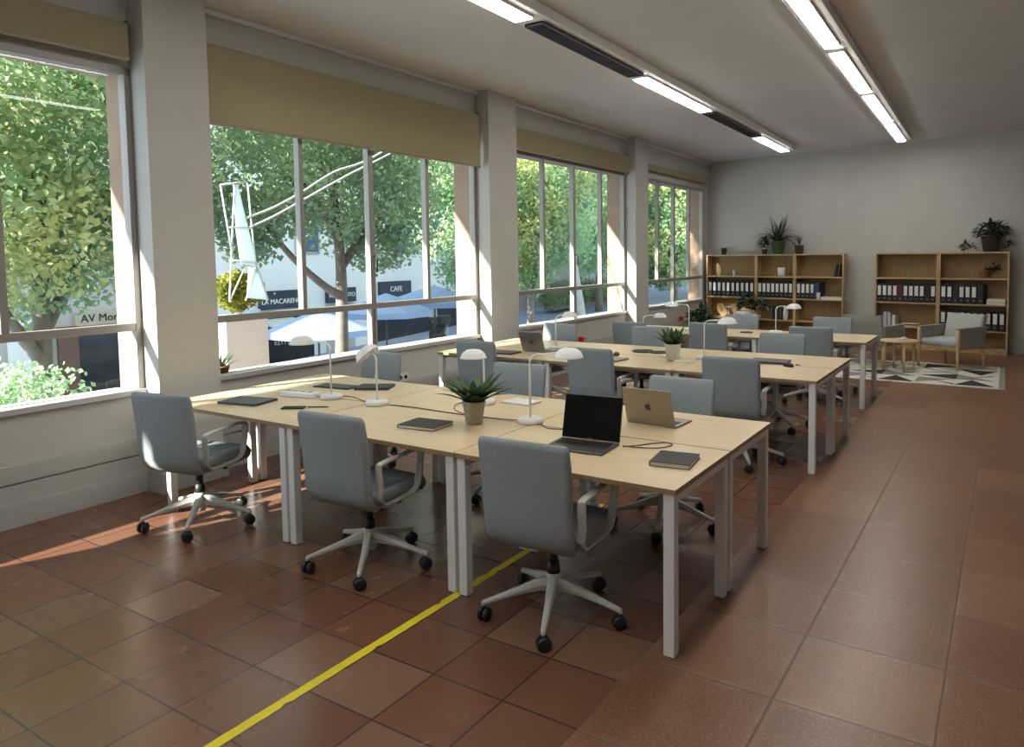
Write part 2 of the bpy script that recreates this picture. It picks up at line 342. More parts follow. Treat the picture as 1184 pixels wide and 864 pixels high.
# roller blinds
def blind(a, c_, zt, zb, label):
    t = thing('roller_blind', label, 'blind', WM((a+c_)/2, .05, zt), group='beige roller blinds')
    t.location = (0, 0, 0)
    m = MB(); m.box(a, c_, .098, .101, zb, zt-.02, WM)
    m.box(a, c_, .02, .101, zt-.023, zt-.02, WM); m.build('cloth', m_blind, t)
    r = MB(); r.tube([WM(a+.01, .05, zt-.055), WM(c_-.01, .05, zt-.055)], .028, 16); r.build('roller', m_blindbar, t)
    q = MB(); q.box(a, c_, .092, .108, zb-.022, zb, WM); q.build('bottom_bar', m_blindbar, t, .004)
    for y in (a, c_):
        e = MB(); e.box(y-.004, y+.004, .0, .09, zt-.11, zt, WM); e.build('bracket', m_dgrey, t, .002)
    return t
blind(-3.38, .12, 3.39, 3.13, 'beige roller blind rolled up above the nearest window')
blind(.70, 4.24, 3.40, 2.78, 'beige roller blind hanging lowest, glowing over the window behind the desk lamps')
blind(4.92, 8.37, 3.37, 3.08, 'beige roller blind rolled up over the window with the pale tree trunk')
blind(8.98, 12.3, 3.33, 3.21, 'narrow beige roller blind over the farthest window by the bookcases')

# ceiling channels, lights, grilles
AL = -.028
def LM(x0):
    return lambda x, y, z: (x0+x+AL*y, y, z)
def channel(x0, wd, label):
    m = MB(); m.box(-.05, wd+.075, Y0+.3, 11.15, 3.586, ZC-.001, LM(x0)); o = m.build('lighting_channel', m_white, None, .006); tag(o, label, 'channel', 'ceiling lighting channels')
channel(-2.186, .171, 'long white ceiling channel nearer the windows with lamps and air grilles')
channel(-.227, .136, 'long white ceiling channel on the right holding four lamps in a row')
def clight(x0, wd, y0, y1, label):
    t = thing('ceiling_light', label, 'ceiling light', (0, 0, 0), group='fluorescent ceiling lamps')
    m = MB(); m.box(.004, wd-.004, y0+.01, y1-.01, 3.556, 3.566, LM(x0)); m.build('diffuser', m_diff, t, .003)
    m = MB(); m.box(-.004, wd+.004, y0, y1, 3.566, 3.585, LM(x0)); m.build('housing', m_white, t, .002)
for y0, y1, l in ((-4.2, -2.2, 'added unseen ceiling lamp behind the viewpoint on the right channel'), (-2.0, 0, 'added unseen ceiling lamp above the viewpoint on the right channel'), (.17, 2.17, 'lit ceiling lamp on the right channel just above the frame'),  # lamps behind and above the viewpoint are unseen, added to brighten the room
                  (2.37, 4.37, 'largest lit lamp on the right ceiling channel, cut by the frame top'), (4.57, 6.58, 'second lit lamp down the right ceiling channel'),
                  (6.77, 8.82, 'third lit lamp down the right ceiling channel'), (9.03, 10.98, 'farthest lit lamp at the end of the right ceiling channel')):
    clight(-.227, .136, y0, y1, l)
for y0, y1, l in ((-4.2, -2.2, 'added unseen ceiling lamp behind the viewpoint on the window side channel'), (.15, 2.15, 'nearest lit lamp on the window side channel, cut by the frame top'), (4.42, 6.57, 'middle lit lamp on the window side channel between two grilles'), (9.15, 11.0, 'farthest lit lamp on the window side channel')):  # lamp behind the viewpoint is unseen, added for more room light
    clight(-2.186, .171, y0, y1, l)
def grille(y0, y1, label):
    t = thing('air_grille', label, 'air vent', (0, 0, 0), group='ceiling air grilles'); mp = LM(-2.186)
    m = MB(); m.box(.0, .171, y0, y1, 3.575, 3.585, mp); m.build('back_plate', m_black, t)
    m = MB(); m.box(-.006, .01, y0, y1, 3.56, 3.585, mp); m.box(.161, .177, y0, y1, 3.56, 3.585, mp); m.box(0, .171, y0, y0+.012, 3.56, 3.585, mp); m.box(0, .171, y1-.012, y1, 3.56, 3.585, mp)
    m.build('frame', m_dgrey, t)
    m = MB()
    for k in range(6): x = .02+k*.026; m.box(x, x+.009, y0+.012, y1-.012, 3.562, 3.575, mp)
    m.build('slats', m_dgrey, t)
grille(2.3, 4.32, 'long dark air grille between the two nearest window side lamps')
grille(6.72, 9.0, 'long dark air grille before the farthest window side lamp')

# ------------------------------------------------------------------ desks
def make_desk(wd, dp=.708):
    t = thing('desk', '', 'desk')
    m = MB(); m.box(.002, wd-.002, .002, dp, .706, .73)
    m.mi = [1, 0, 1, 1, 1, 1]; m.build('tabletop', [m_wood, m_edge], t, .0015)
    for x in (.012, wd-.012-.05):
        for y in (.012, dp-.012-.05):
            l = MB(); l.box(x, x+.05, y, y+.05, .004, .665); l.build('leg', m_white, t, .003)
        l = MB(); l.box(x, x+.05, .012, dp-.012, .665, .706); l.build('side_rail', m_white, t, .003)
    l = MB(); l.box(.062, wd-.062, dp-.16, dp-.12, .665, .704); l.box(.062, wd-.062, .12, .16, .665, .704); l.build('cross_rail', m_white, t, .003)
    tr = MB(); tr.box(.25, wd-.25, dp-.32, dp-.2, .60, .61); tr.box(.25, wd-.25, dp-.32, dp-.31, .61, .66); tr.box(.25, .262, dp-.32, dp-.2, .61, .70); tr.box(wd-.262, wd-.25, dp-.32, dp-.2, .61, .70)
    tr.build('cable_tray', m_dgrey, t)
    return t
protos = {}
def desk(x0, wd, y0, label, group, flip=False, dp=.708):
    k = (round(wd, 3), dp)
    if k not in protos: protos[k] = make_desk(wd, dp); o = protos[k]
    else: o = copy_tree(protos[k])
    if flip: o.location = (x0+wd, y0+.712, 0); o.rotation_euler = (0, 0, PI)
    else: o.location = (x0, y0, 0)
    tag(o, label, None, group)
pos = ['right', 'middle', 'left']
B1 = [0, -1.18, -2.47, -3.76]
T1L = {(0, 0): 'pale birch desk at the near right, holding the open black laptop', (1, 0): 'pale birch desk in the front row holding the potted plant and black notebook', (2, 0): 'pale birch desk at the near left by the window with a closed dark laptop',
       (0, 1): 'pale birch desk holding the silver laptop, behind the open black laptop', (1, 1): 'pale birch desk behind the potted plant of the front group', (2, 1): 'pale birch desk against the window behind the two left lamps'}
for r_ in (0, 1):
    for k in range(3): desk(B1[k+1], B1[k]-B1[k+1], .714*r_, T1L[(k, r_)], 'white legged birch desks, front group', bool(r_))
T2L = {(0, 0): 'birch desk at the right end of the second group, front side', (1, 0): 'birch desk with the white potted plant in the second group', (2, 0): 'birch desk at the window end of the second group with a grey open laptop',
       (0, 1): 'birch desk at the right end of the second group, far side', (1, 1): 'birch desk in the middle of the second group, far side', (2, 1): 'birch desk at the window end of the second group, far side'}
for r_ in (0, 1):
    for k in range(3): desk(B1[k+1]-.076, B1[k]-B1[k+1], 2.953+.714*r_, T2L[(k, r_)], 'white legged birch desks, second group', bool(r_))
desk(-.15-1.18, 1.18, 5.67, 'birch desk at the right end of the third, farthest group', 'white legged birch desks, third group', dp=.87)
desk(-1.33-1.16, 1.16, 5.67, 'birch desk in the middle of the farthest group', 'white legged birch desks, third group', dp=.87)
desk(-2.49-.73, .73, 5.67, 'short sunlit desk at the window end of the farthest group', 'white legged birch desks, third group', dp=.87)

# ------------------------------------------------------------------ office chairs
def make_chair():
    t = thing('office_chair', '', 'office chair')
    # backrest: lofted pad, spine from seat level up
    m = MB(); loops = []
    spine = [(.395, -.12, .395, .03), (.40, -.165, .425, .045), (.425, -.205, .445, .05), (.47, -.225, .45, .05), (.56, -.232, .455, .05), (.68, -.24, .46, .048), (.80, -.255, .465, .045), (.868, -.266, .462, .042), (.888, -.27, .45, .034), (.897, -.272, .425, .018)]
    for i, (z, y, w_, th) in enumerate(spine):
        lp = []
        for (px, py) in rrect(w_, th, th*.48, 5):
            cv = -.03*(1-(px/(w_/2))**2) if i > 1 else -.01
            if i == 0: lp.append((px, y+cv, z+py))
            elif i == 1: lp.append((px, y+cv+py*.6, z+py*.8))
            else: lp.append((px, y+cv+py, z))
        loops.append(lp)
    m.loft(loops); m.build('backrest', m_fabric, t)
    m = MB(); loops = []
    for z, sx, sy, r in ((.395, .36, .36, .05), (.402, .42, .42, .06), (.425, .452, .45, .07), (.455, .46, .46, .07), (.472, .45, .45, .07), (.480, .42, .42, .06), (.483, .34, .34, .05)):
        loops.append([(px, .03+py, z-(.02 if py > .18 else 0)) for px, py in rrect(sx, sy, r, 6)])
    m.loft(loops); m.build('seat', [m_fabric], t)
    m = MB(); m.loft([[(px, .02+py, z) for px, py in rrect(a_, b_, .05, 4)] for z, a_, b_ in ((.378, .30, .30), (.384, .40, .38), (.396, .42, .40))]); m.build('seat_pan', m_cgrey, t)
    prof = [(.006, .02), (-.006, .02), (-.006, -.02), (.006, -.02)]
    for s_ in (-1, 1):
        x = s_*.243
        pts = smoothpath([(s_*.232, -.17, .45), (x, -.175, .52), (x, -.18, .615), (x, -.155, .637), (x*1.03, -.03, .648), (x*1.05, .10, .655), (x*1.04, .145, .63), (x*1.02, .14, .54), (x, .125, .46), (s_*.235, .08, .42), (s_*.22, -.05, .405), (s_*.225, -.13, .412)], 4)
        m = MB(); m.tube(pts, .01, closed=True, prof=prof, upv=(0, 1, 0), smooth=False); m.build('armrest', m_cgrey, t, .003)
    m = MB(); m.box(-.06, .06, -.10, .12, .345, .38); m.box(.06, .19, .03, .055, .36, .37); m.build('tilt_mechanism', m_black, t, .006)
    m = MB(); m.lathe([(.022, .22), (.022, .35)], 14); m.lathe([(.032, .205), (.033, .225), (.028, .26), (.022, .262)], 14); m.build('gas_column', m_black, t)
    m = MB(); m.lathe([(.028, .085), (.036, .10), (.042, .18), (.036, .205), (.02, .21)], 18); m.build('hub', m_cgrey, t)
    for k in range(5):
        a = 2*PI*k/5; ca, sa = math.cos(a), math.sin(a)
        def P(r, l, z): return (ca*r-sa*l, sa*r+ca*l, z)
        m = MB(); loops = []
        for r, hw, zt, zb in ((.02, .03, .195, .12), (.06, .026, .185, .125), (.14, .021, .158, .118), (.24, .017, .126, .098), (.315, .014, .104, .08), (.338, .012, .098, .07), (.345, .008, .09, .07)):
            loops.append([P(r, -hw*.7, zb), P(r, hw*.7, zb), P(r, hw, (zt+zb)/2), P(r, hw*.6, zt), P(r, -hw*.6, zt), P(r, -hw, (zt+zb)/2)])
        m.loft(loops, smooth=False); lg = m.build('leg', m_cgrey, t, .004)
        m = MB(); ta = a+1.1*k+.7; cx, cy = ca*.33, sa*.33; dx, dy = math.cos(ta), math.sin(ta)
        m.lathe([(.009, .05), (.009, .078)], 8, (cx, cy, 0))
        R0 = .0335
        for s_ in (-1, 1):
            lo = []
            for o_, rr in ((.006, .029), (.009, .0325), (.021, .0325), (.027, .023)):
                lo.append([(cx-dy*s_*o_+dx*rr*math.cos(2*PI*i/18), cy+dx*s_*o_+dy*rr*math.cos(2*PI*i/18), R0+rr*math.sin(2*PI*i/18)) for i in range(18)])
            m.loft(lo)
        m.box(cx-.007, cx+.007, cy-.007, cy+.007, .02, .056)
        m.build('caster', m_black, lg)
    return t
chair0 = make_chair(); used = [False]
LAST = []
def chair(x, y, deg, label, group, base=None):
    if not used[0]:
        used[0] = True; o = chair0; o.location = (x, y, 0); o.rotation_euler = (0, 0, R(deg)); o['label'] = label; o['group'] = group
    else: o = dup(chair0, (x, y, 0), R(deg), label, group)
    spin = base if base is not None else (len(LAST)*23) % 72
    LAST.append(o)
    for ch in o.children:
        if ch.name.startswith('leg'): ch.rotation_euler = (0, 0, R(spin))
    return o
G1, G2, G3 = 'chairs around the front desks', 'chairs around the second desks', 'chairs around the farthest desks'
chair(-.655, .09, 3, 'blue grey office chair nearest the camera, in front of the open black laptop', G1, 3)
chair(-1.84, .06, 3, 'blue grey office chair in front of the black notebook and potted plant', G1, 15)
chair(-3.26, -.05, 12, 'blue grey office chair by the window, sun falling on its back', G1, 14)
chair(-.67, 1.44, 178, 'blue grey office chair facing the viewer behind the silver laptop', G1, 35)
chair(-1.96, 1.47, 182, 'blue grey office chair facing the viewer behind the front potted plant', G1)
chair(-3.41, 1.47, 178, 'blue grey office chair below the blind window, behind the two left desk lamps', G1)
chair(-.70, 3.06, 1, 'dark-backed office chair, tall in front of the second desk group right end', G2, 11)
chair(-1.95, 3.06, -1, 'grey office chair just left of the white plant pot on the second desks', G2)
chair(-3.22, 3.06, 2, 'grey office chair at the window end of the second desks, a sunbeam on its side', G2)
chair(-.79, 4.42, 179, 'office chair facing the viewer at the right end of the second desks', G2)
chair(-2.27, 4.54, 181, 'office chair facing the viewer behind the white plant pot', G2)
chair(-3.40, 4.42, 180, 'office chair at the wall by the red socket, behind the grey open laptop', G2)
chair(-.70, 5.78, 1, 'office chair with its back turned, at the right end of the farthest desks', G3)
chair(-1.87, 5.78, 0, 'office chair with its back turned, middle of the farthest desks', G3)
chair(-2.76, 5.52, -2, 'dark blue grey office chair at the sunlit short desk', G3, 10)
chair(-.73, 6.58, 180, 'office chair behind the farthest desks, beside the armchairs', G3)
chair(-1.88, 6.58, 180, 'pale blue office chair behind the farthest desks, in front of the bookcase plant', G3)

# ------------------------------------------------------------------ desk lamps
def lamp(x, y, ang, label, h=.385, reach=.16, tilt=0, loc_z=.73):
    t = thing('desk_lamp', label, 'desk lamp', (x, y, loc_z), 0, 'white desk lamps')
    ca, sa = math.cos(R(ang)), math.sin(R(ang))
    m = MB(); m.lathe([(.07, .0005), (.076, .004), (.076, .022), (.070, .03), (.01, .032)], 32); m.build('base', m_whitep, t)
    pts = [(0, 0, .03), (0, 0, h-.06)]+[(ca*(.05-.05*math.cos(a)), sa*(.05-.05*math.cos(a)), h-.06+.05*math.sin(a)) for a in [PI/2*k/6 for k in range(1, 7)]]+[(ca*reach*.7, sa*reach*.7, h-.007), (ca*reach, sa*reach, h-.005)]
    m = MB(); m.tube(pts, .0065, 10); m.build('arm', m_whitep, t)
    m = MB(); cx, cy = ca*(reach+.07), sa*(reach+.07)
    prof = [(.012, .035), (.045, .03), (.072, .012), (.088, -.02), (.090, -.024), (.084, -.024), (.068, .006), (.04, .022), (.01, .026)]
    m.lathe(prof, 28, (0, 0, 0)); Rm = Matrix.Rotation(R(tilt), 3, Vector((-sa, ca, 0)))
    m.v = [tuple(Rm @ Vector(v)+Vector((cx, cy, h-.01))) for v in m.v]; m.build('lamp_shade', m_whitep, t)
    b = MB(); b.lathe([(.002, -.022), (.018, -.016), (.024, .0), (.016, .018), (.01, .024)], 14)
    b.v = [tuple(Rm @ Vector(v)+Vector((cx, cy, h-.01))) for v in b.v]; b.build('bulb', m_paper, t)
    return t
lamp(-2.83, .68, 180, 'white desk lamp with a long arm reaching left, leftmost on the front desks', .40, .22)
lamp(-2.39, .68, 205, 'white desk lamp with its head tilted up, second from left on the front desks', .36, .0, 40)
lamp(-1.21, .74, 40, 'white desk lamp with a rounded base between the potted plant and black laptop', .41, .16)
lamp(-1.79, 1.06, 170, 'white desk lamp right behind the front potted plant', .33, .03, 0)
lamp(-2.87, 3.72, 60, 'white desk lamp beside the grey open laptop on the second desks', .36, .10)
lamp(-1.25, 3.72, 10, 'white desk lamp on the second desks right of the white plant pot', .37, .14)
lamp(-2.33, 6.1, 180, 'white desk lamp on the farthest desks with its arm pointing at the window', .34, .16)
lamp(-1.27, 6.25, 5, 'white desk lamp on the farthest desks shining before the left bookcase', .34, .14)
lamp(-2.98, 6.12, 20, 'low white desk lamp with a wide head on the sunlit short desk', .18, .15)

# ------------------------------------------------------------------ laptops, books, small things
DT = .7305
def laptop(x, y, rz, label, mat, wl=.31, dl=.215, ang=108, screen=True, logo=False, mark=False):
    """hinge at local origin, keyboard towards -y, lid up"""
    t = thing('laptop', label, 'laptop', (x, y, DT), R(rz), 'laptops on the desks')
    m = MB(); m.box(-wl/2, wl/2, -dl, 0, .0, .011); bs = m.build('laptop_base', mat, t, .004)
    m = MB()
    for r_ in range(5):
        for c_ in range(13): x0 = -wl*.43+c_*wl*.86/13; y0 = -.03-r_*.019; m.box(x0, x0+wl*.86/13-.003, y0-.016, y0, .011, .0122)
    m.build('keyboard', m_black, bs); m = MB(); m.box(-.05, .05, -dl+.012, -dl+.075, .0108, .0114); m.build('touchpad', m_dgrey, bs)
    a = R(ang); ca, sa = math.cos(PI-a), math.sin(PI-a)
    def LD(u, v, w_): # v up the lid, w towards the screen side
        return (u, v*ca*1-(-w_)*0+ -w_*sa, .012+v*sa+w_*ca*1)
    def LD(u, v, w_): return (u, v*math.cos(PI-a)-w_*math.sin(PI-a), .012+v*math.sin(PI-a)+w_*math.cos(PI-a))
    m = MB(); m.box(-wl/2, wl/2, 0, dl, -.006, 0, LD); ld = m.build('lid', mat, t, .003)
    m = MB(); m.box(-wl/2+.004, wl/2-.004, .004, dl-.004, .0, .0012, LD); sc = m.build('screen', m_screen, ld)
    if logo:
        m = MB(); pts = [(0, -.017), (-.006, -.0185), (-.011, -.0165), (-.0155, -.009), (-.017, 0), (-.015, .008), (-.010, .012), (-.005, .012), (0, .0105), (.005, .012), (.010, .0115), (.0135, .009), (.010, .0045), (.0095, -.001), (.0115, -.005), (.0155, -.008), (.012, -.015), (.0075, -.0185)]
        lf = [(0, .0125), (.001, .017), (.0045, .0215), (.0065, .022), (.0055, .017), (.002, .013)]
        for P in (pts, lf):
            m.loft([[LD(-u*1.25, dl/2+v*1.25, w_) for u, v in P] for w_ in (-.0062, -.0068)], False)
        m.build('logo', m_dgrey, ld)
    if mark:
        m = MB(); text_into(m, 'MacBook', .009, lambda u, v, w_: LD(u, .008+v, .0014+w_), .0002); m.build('lettering', m_alugrey, sc)
    return t
laptop(-.69, .52, 5, 'open black laptop facing the nearest chair', m_lapdark, .33, .23, 104, mark=True)
laptop(-.57, 1.02, 176, 'open silver laptop seen from behind its lid', m_gold, .31, .215, 106, logo=True)
laptop(-2.93, 3.40, 172, 'open dark grey laptop seen from behind on the second desks by the window', m_alugrey, .31, .215, 110, logo=True)
def slab(name, x, y, rz, wl, dl, h, mat, label, cat, z=DT, bevel=.004, group=None, pages=None):
    t = thing(name, label, cat, (x, y, z), R(rz), group)
    if pages:
        m = MB(); m.box(-wl/2, wl/2, -dl/2, dl/2, 0, .003); m.box(-wl/2, wl/2, -dl/2, dl/2, h-.003, h); m.box(-wl/2, -wl/2+.004, -dl/2, dl/2, .003, h-.003); m.build('cover', mat, t, .001)
        m = MB(); m.box(-wl/2+.004, wl/2-.003, -dl/2+.003, dl/2-.003, .003, h-.003); m.build('pages', pages, t)
    else:
        m = MB(); m.box(-wl/2, wl/2, -dl/2, dl/2, 0, h*.45); m.build('body', mat, t, bevel*.5)
        m = MB(); m.box(-wl/2, wl/2, -dl/2, dl/2, h*.5, h); m.build('lid', mat, t, bevel*.5)
    return t
slab('closed_laptop', -3.24, .31, 12, .32, .22, .016, m_dgrey, 'closed dark laptop on the nearest desk by the window', 'laptop', group='closed laptops')
slab('closed_laptop', -3.17, 3.20, 3, .30, .21, .016, m_dgrey, 'closed dark laptop left of the grey open laptop on the second desks', 'laptop', group='closed laptops')
slab('closed_laptop', -2.02, 3.27, -8, .32, .22, .016, m_alugrey, 'closed dark laptop beside the tall grey chair on the second desks', 'laptop', group='closed laptops')
slab('closed_laptop', -.66, 3.78, 4, .33, .23, .02, m_dgrey, 'closed dark laptop at the right end of the second desks', 'laptop', group='closed laptops')
slab('notebook', -1.69, .37, 38-38+6, .25, .20, .02, m_blackm, 'black hardback notebook beside the potted plant on the front desks', 'notebook', pages=m_pages)
slab('notebook', -.165, .39, 8, .19, .21, .022, m_blackm, 'black notebook at the right end of the front desks', 'notebook', pages=m_pages)
slab('notebook', -1.58, 3.72, -5, .17, .12, .008, m_paper, 'white notepad behind the white plant pot on the second desks', 'notepad', pages=m_paper)
slab('notebook', -1.36, 3.45, 10, .15, .11, .007, m_paper, 'white notepad half behind the tall dark chair on the second desks', 'notepad', pages=m_paper)
slab('notebook', -1.58, 1.19, -4, .22, .16, .014, m_paper, 'white notebook behind the front potted plant', 'notebook', pages=m_paper)
# round black trays
def disc(x, y, r, label):
    m = MB(); m.lathe([(r-.004, 0), (r, .004), (r, .009), (r-.01, .009), (r-.012, .006), (.01, .005)], 28); o = m.build('round_mat', m_black, None, 0, (x, y, DT)); tag(o, label, 'mat', 'round black mats')
disc(-1.98, 3.95, .11, 'round black mat left of the white plant pot on the second desks')
disc(-1.80, 3.93, .09, 'round black mat nearer the white plant pot on the second desks')
disc(-1.95, 6.2, .07, 'round black mat beside the middle chair on the farthest desks')
disc(-1.6, 6.15, .08, 'round black mat left of the lamp on the farthest desks')
# power strip, phone, pen, mouse, folders
t = thing('power_strip', 'white power strip with a plugged cable on the nearest left desk', 'power strip', (-3.09, .62, DT), R(8))
m = MB(); m.box(-.15, .15, -.045, .045, 0, .038); m.build('housing', m_whitep, t, .008)
for k in range(4):
    m = MB(); m.lathe([(.019, .0385), (.019, .0395), (.016, .0395), (.015, .0385)], 16, (-.1+k*.065, 0, 0)); m.build('outlet', m_cgrey, t)
t = thing('phone', 'black phone lying in front of the power strip', 'phone', (-2.79, .33, DT), R(-58))
m = MB(); m.box(-.036, .036, -.075, .075, 0, .008); m.build('body', m_black, t, .003); m = MB(); m.box(-.033, .033, -.071, .071, .008, .0085); m.build('screen', m_screen, t)
t = thing('pen', 'dark pen lying next to the phone', 'pen', (-2.66, .42, DT), R(30)); m = MB(); m.tube([(-.07, 0, .005), (.06, 0, .005), (.07, 0, .005)], [.0045, .0045, .001], 8); m.build('barrel', m_black, t)
m = MB(); m.box(-.068, -.03, -.0012, .0012, .0095, .0108); m.build('clip', m_cgrey, t)
t = thing('tablet', 'dark tablet in its case on the window side desk', 'tablet', (-3.16, 1.02, DT), R(8)); m = MB(); m.box(-.17, .17, -.075, .075, 0, .008); m.build('case', m_blackm, t, .003); m = MB(); m.box(-.155, .155, -.065, .065, .008, .011); m.build('body', m_dgrey, t, .001)
t = thing('folder', 'dark ring folder leaning flat beside the tablet', 'folder', (-2.86, 1.12, DT), R(28)); m = MB(); m.box(-.13, .13, -.09, .09, .0, .018); m.build('cover', m_dgrey, t, .003); m = MB(); m.box(-.12, .125, -.085, .085, .0182, .0195); m.build('sheet', m_blackm, t)
def mouse(x, y, rz, label):
    m = MB(); m.loft([[(px, py, z) for px, py in rrect(a, b_, min(a, b_)*.45, 5)] for z, a, b_ in ((0, .05, .095), (.008, .058, .10), (.022, .05, .085), (.032, .03, .05), (.034, .012, .02))])
    o = m.build('computer_mouse', m_black, None, 0, (x, y, DT)); o.rotation_euler = (0, 0, R(rz)); tag(o, label, 'mouse', 'computer mice')
mouse(-.45, 3.60, 60, 'small black mouse beside the closed laptop on the second desks')
mouse(-2.08, 3.56, 20, 'small black mouse left of the round mats on the second desks')
def cable(pts, label, r=.003, mat=m_dgrey, name='cable'):
    m = MB(); m.tube(smoothpath(pts, 6), r, 6); o = m.build(name, mat); tag(o, label, 'cable', 'loose cables')
Z_ = DT+.004
cable([(-2.93, .63, Z_+.014), (-2.88, .65, Z_+.01), (-2.86, .74, Z_), (-2.74, .78, Z_), (-2.6, .73, Z_), (-2.5, .70, Z_)], 'black cable running from the power strip past the left lamps')
cable([(-2.30, .70, Z_), (-2.1, .72, Z_), (-1.8, .708, Z_), (-1.6, .71, Z_), (-1.42, .72, Z_), (-1.30, .74, Z_)], 'thin dark cable lying along the seam between the two left lamps and the plant')
cable([(-1.70, .73, Z_), (-1.83, .80, Z_), (-1.93, .95, Z_), (-1.88, 1.06, Z_), (-1.84, 1.12, Z_)], 'curled black cable behind the front potted plant')
cable([(-1.12, .72, Z_), (-1.04, .66, Z_), (-.95, .68, Z_), (-.89, .70, Z_)], 'short cable between the rounded lamp base and the black laptop')
cable([(-.50, .52, Z_), (-.42, .53, Z_), (-.33, .57, Z_), (-.29, .65, Z_), (-.33, .69, Z_), (-.39, .64, Z_), (-.44, .56, Z_), (-.49, .50, Z_+.003)], 'looped black cable plugged in beside the open black laptop')
m = MB(); m.box(-.02, .02, -.006, .006, 0, .008); o = m.build('usb_stick', m_black, None, .002, (-.40, 3.71, DT)); tag(o, 'tiny black usb stick beside the mouse on the second desks', 'usb stick')

# cable bundle hanging under the front desk (pale ring)
cable([(-.98+.10*math.cos(a), .50+.10*math.sin(a), .30+.01*math.sin(3*a)) for a in [2*PI*k/12 for k in range(12)]]+[(-.88, .50, .30), (-.90, .54, .5), (-.92, .52, .598)], 'pale coiled cable hanging from the cable tray of the front desk', .008, m_whitep)

# ------------------------------------------------------------------ plants
def blade(mb, base, d, L_, wd, droop, n=6, tilt=.6):
    d = Vector(d).normalized(); side = d.cross(Vector((0, 0, 1))).normalized() if abs(d.z) < .99 else Vector((1, 0, 0))
    p = Vector(base); pts = []; v = Vector((d.x, d.y, d.z)).normalized()
    for k in range(n+1):
        t = k/n; w_ = wd*(math.sin(PI*min(1, .25+.75*t))**.8 if t < 1 else 0.02)+.0006
        pts.append((p-side*w_/2, p+Vector((0, 0, w_*.15)), p+side*w_/2)); p = p+v*(L_/n); v = (v+Vector((0, 0, -droop/n))).normalized()
    vs = [q for r_ in pts for q in r_]; fs = []
    for k in range(n): a = 3*k; fs += [(a, a+1, a+4, a+3), (a+1, a+2, a+5, a+4)]
    mb.add(vs, fs, True)
def pot(t, mat, r0, r1, h, n=28):
    m = MB(); m.lathe([(r0-.004, 0), (r0, .003), (r1, h-.012), (r1+.003, h-.01), (r1+.003, h), (r1-.006, h), (r1-.008, h-.015)], n); m.build('pot', mat, t)
    m = MB(); m.lathe([(r1-.012, h-.03), (r1-.010, h-.016), (.002, h-.012)], n); m.build('soil', m_soil, t)
def bladeplant(x, y, z, label, potm, r0, r1, h, n, L_, wd, leafm=m_leaf, droop=.5, up_=.7, name='potted_plant', cat='potted plant', seed=1):
    rd = random.Random(seed); t = thing(name, label, cat, (x, y, z)); pot(t, potm, r0, r1, h)
    m = MB()
    for k in range(n):
        a = 2*PI*k*.618; e = up_*(1-.75*k/n)+rd.uniform(-.1, .1) ; rr = r1*.5*(k/n)
        u_ = rd.uniform(.75, 1.1)
        blade(m, (rr*math.cos(a), rr*math.sin(a), h-.012), (math.cos(a), math.sin(a), .25+1.6*max(e, 0)), L_*u_, wd, droop*rd.uniform(.6, 1.3))
    m.build('foliage', leafm, t); return t
bladeplant(-1.485, .56, DT, 'succulent with pointed green leaves in a stone grey pot on the front desks', m_potg, .048, .066, .135, 40, .235, .046, seed=3, droop=.5, up_=.62)
bladeplant(-1.47, 3.50, DT, 'succulent with thick green leaves in a white pot on the second desks', m_potw, .055, .075, .155, 34, .20, .055, seed=5, droop=.3, up_=.8)
def bushplant(t, cx, cy, cz, rx, ry, rz_, n, ls, leafm, seed=1, name='foliage', stems=True):
    rd = random.Random(seed); m = MB()
    for k in range(n):
        a = rd.uniform(0, 2*PI); u = rd.uniform(-.3, 1); q = math.sqrt(max(0, 1-u*u))*rd.uniform(.6, 1); 
        p = Vector((cx+rx*q*math.cos(a), cy+ry*q*math.sin(a), cz+rz_*u)); d = Vector((math.cos(a)*q, math.sin(a)*q, rd.uniform(-.4, .5)))
        blade(m, p, d+Vector((.001, 0, 0)), ls*rd.uniform(.7, 1.3), ls*.6, .6, 3)
        if stems and k % 3 == 0: m.tube([(cx, cy, cz-rz_*.4), tuple((p+Vector((cx, cy, cz)))/2+Vector((0, 0, .02))), tuple(p)], .0025, 4)
    m.build(name, leafm, t)

# ------------------------------------------------------------------ bookcases
SH = [(.08), .385, .82, 1.25]; BH = 1.69; ST = .025
def bookcase(x0, x1, label):
    t = thing('bookcase', label, 'bookcase', (0, 0, 0), group='oak bookcases on the back wall'); f0, f1 = .05, .35
    for a, b_ in ((x0, x0+.028), (x1-.028, x1)):
        m = MB(); m.box(a, b_, f0, f1, .0, BH, BM); m.build('side_panel', m_shelf, t, .002)
    m = MB(); m.box(x0+.028, x1-.028, f0, f1, BH-.028, BH, BM); m.build('top_panel', m_shelf, t, .002)
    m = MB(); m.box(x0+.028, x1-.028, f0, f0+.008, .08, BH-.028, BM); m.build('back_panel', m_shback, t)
    m = MB(); m.box(x0+.028, x1-.028, f1-.03, f1-.012, 0, .055, BM); m.build('plinth', m_shelf, t)
    for z in SH:
        m = MB(); m.box(x0+.028, x1-.028, f0+.008, f1-.006, z-ST, z, BM); m.build('shelf', m_shelf, t, .0015)
bookcase(-4.36, -3.235, 'oak bookcase nearest the window, ten black binders on it')
bookcase(-3.23, -2.43, 'narrow oak bookcase with the spider plant on top')
bookcase(-2.425, -1.49, 'oak bookcase right of the spider plant, two dark books leaning in its top')
bookcase(-.93, .095, 'oak bookcase behind the round side table with an empty top shelf')
bookcase(.10, 1.13, 'rightmost oak bookcase with the trailing plant on top')

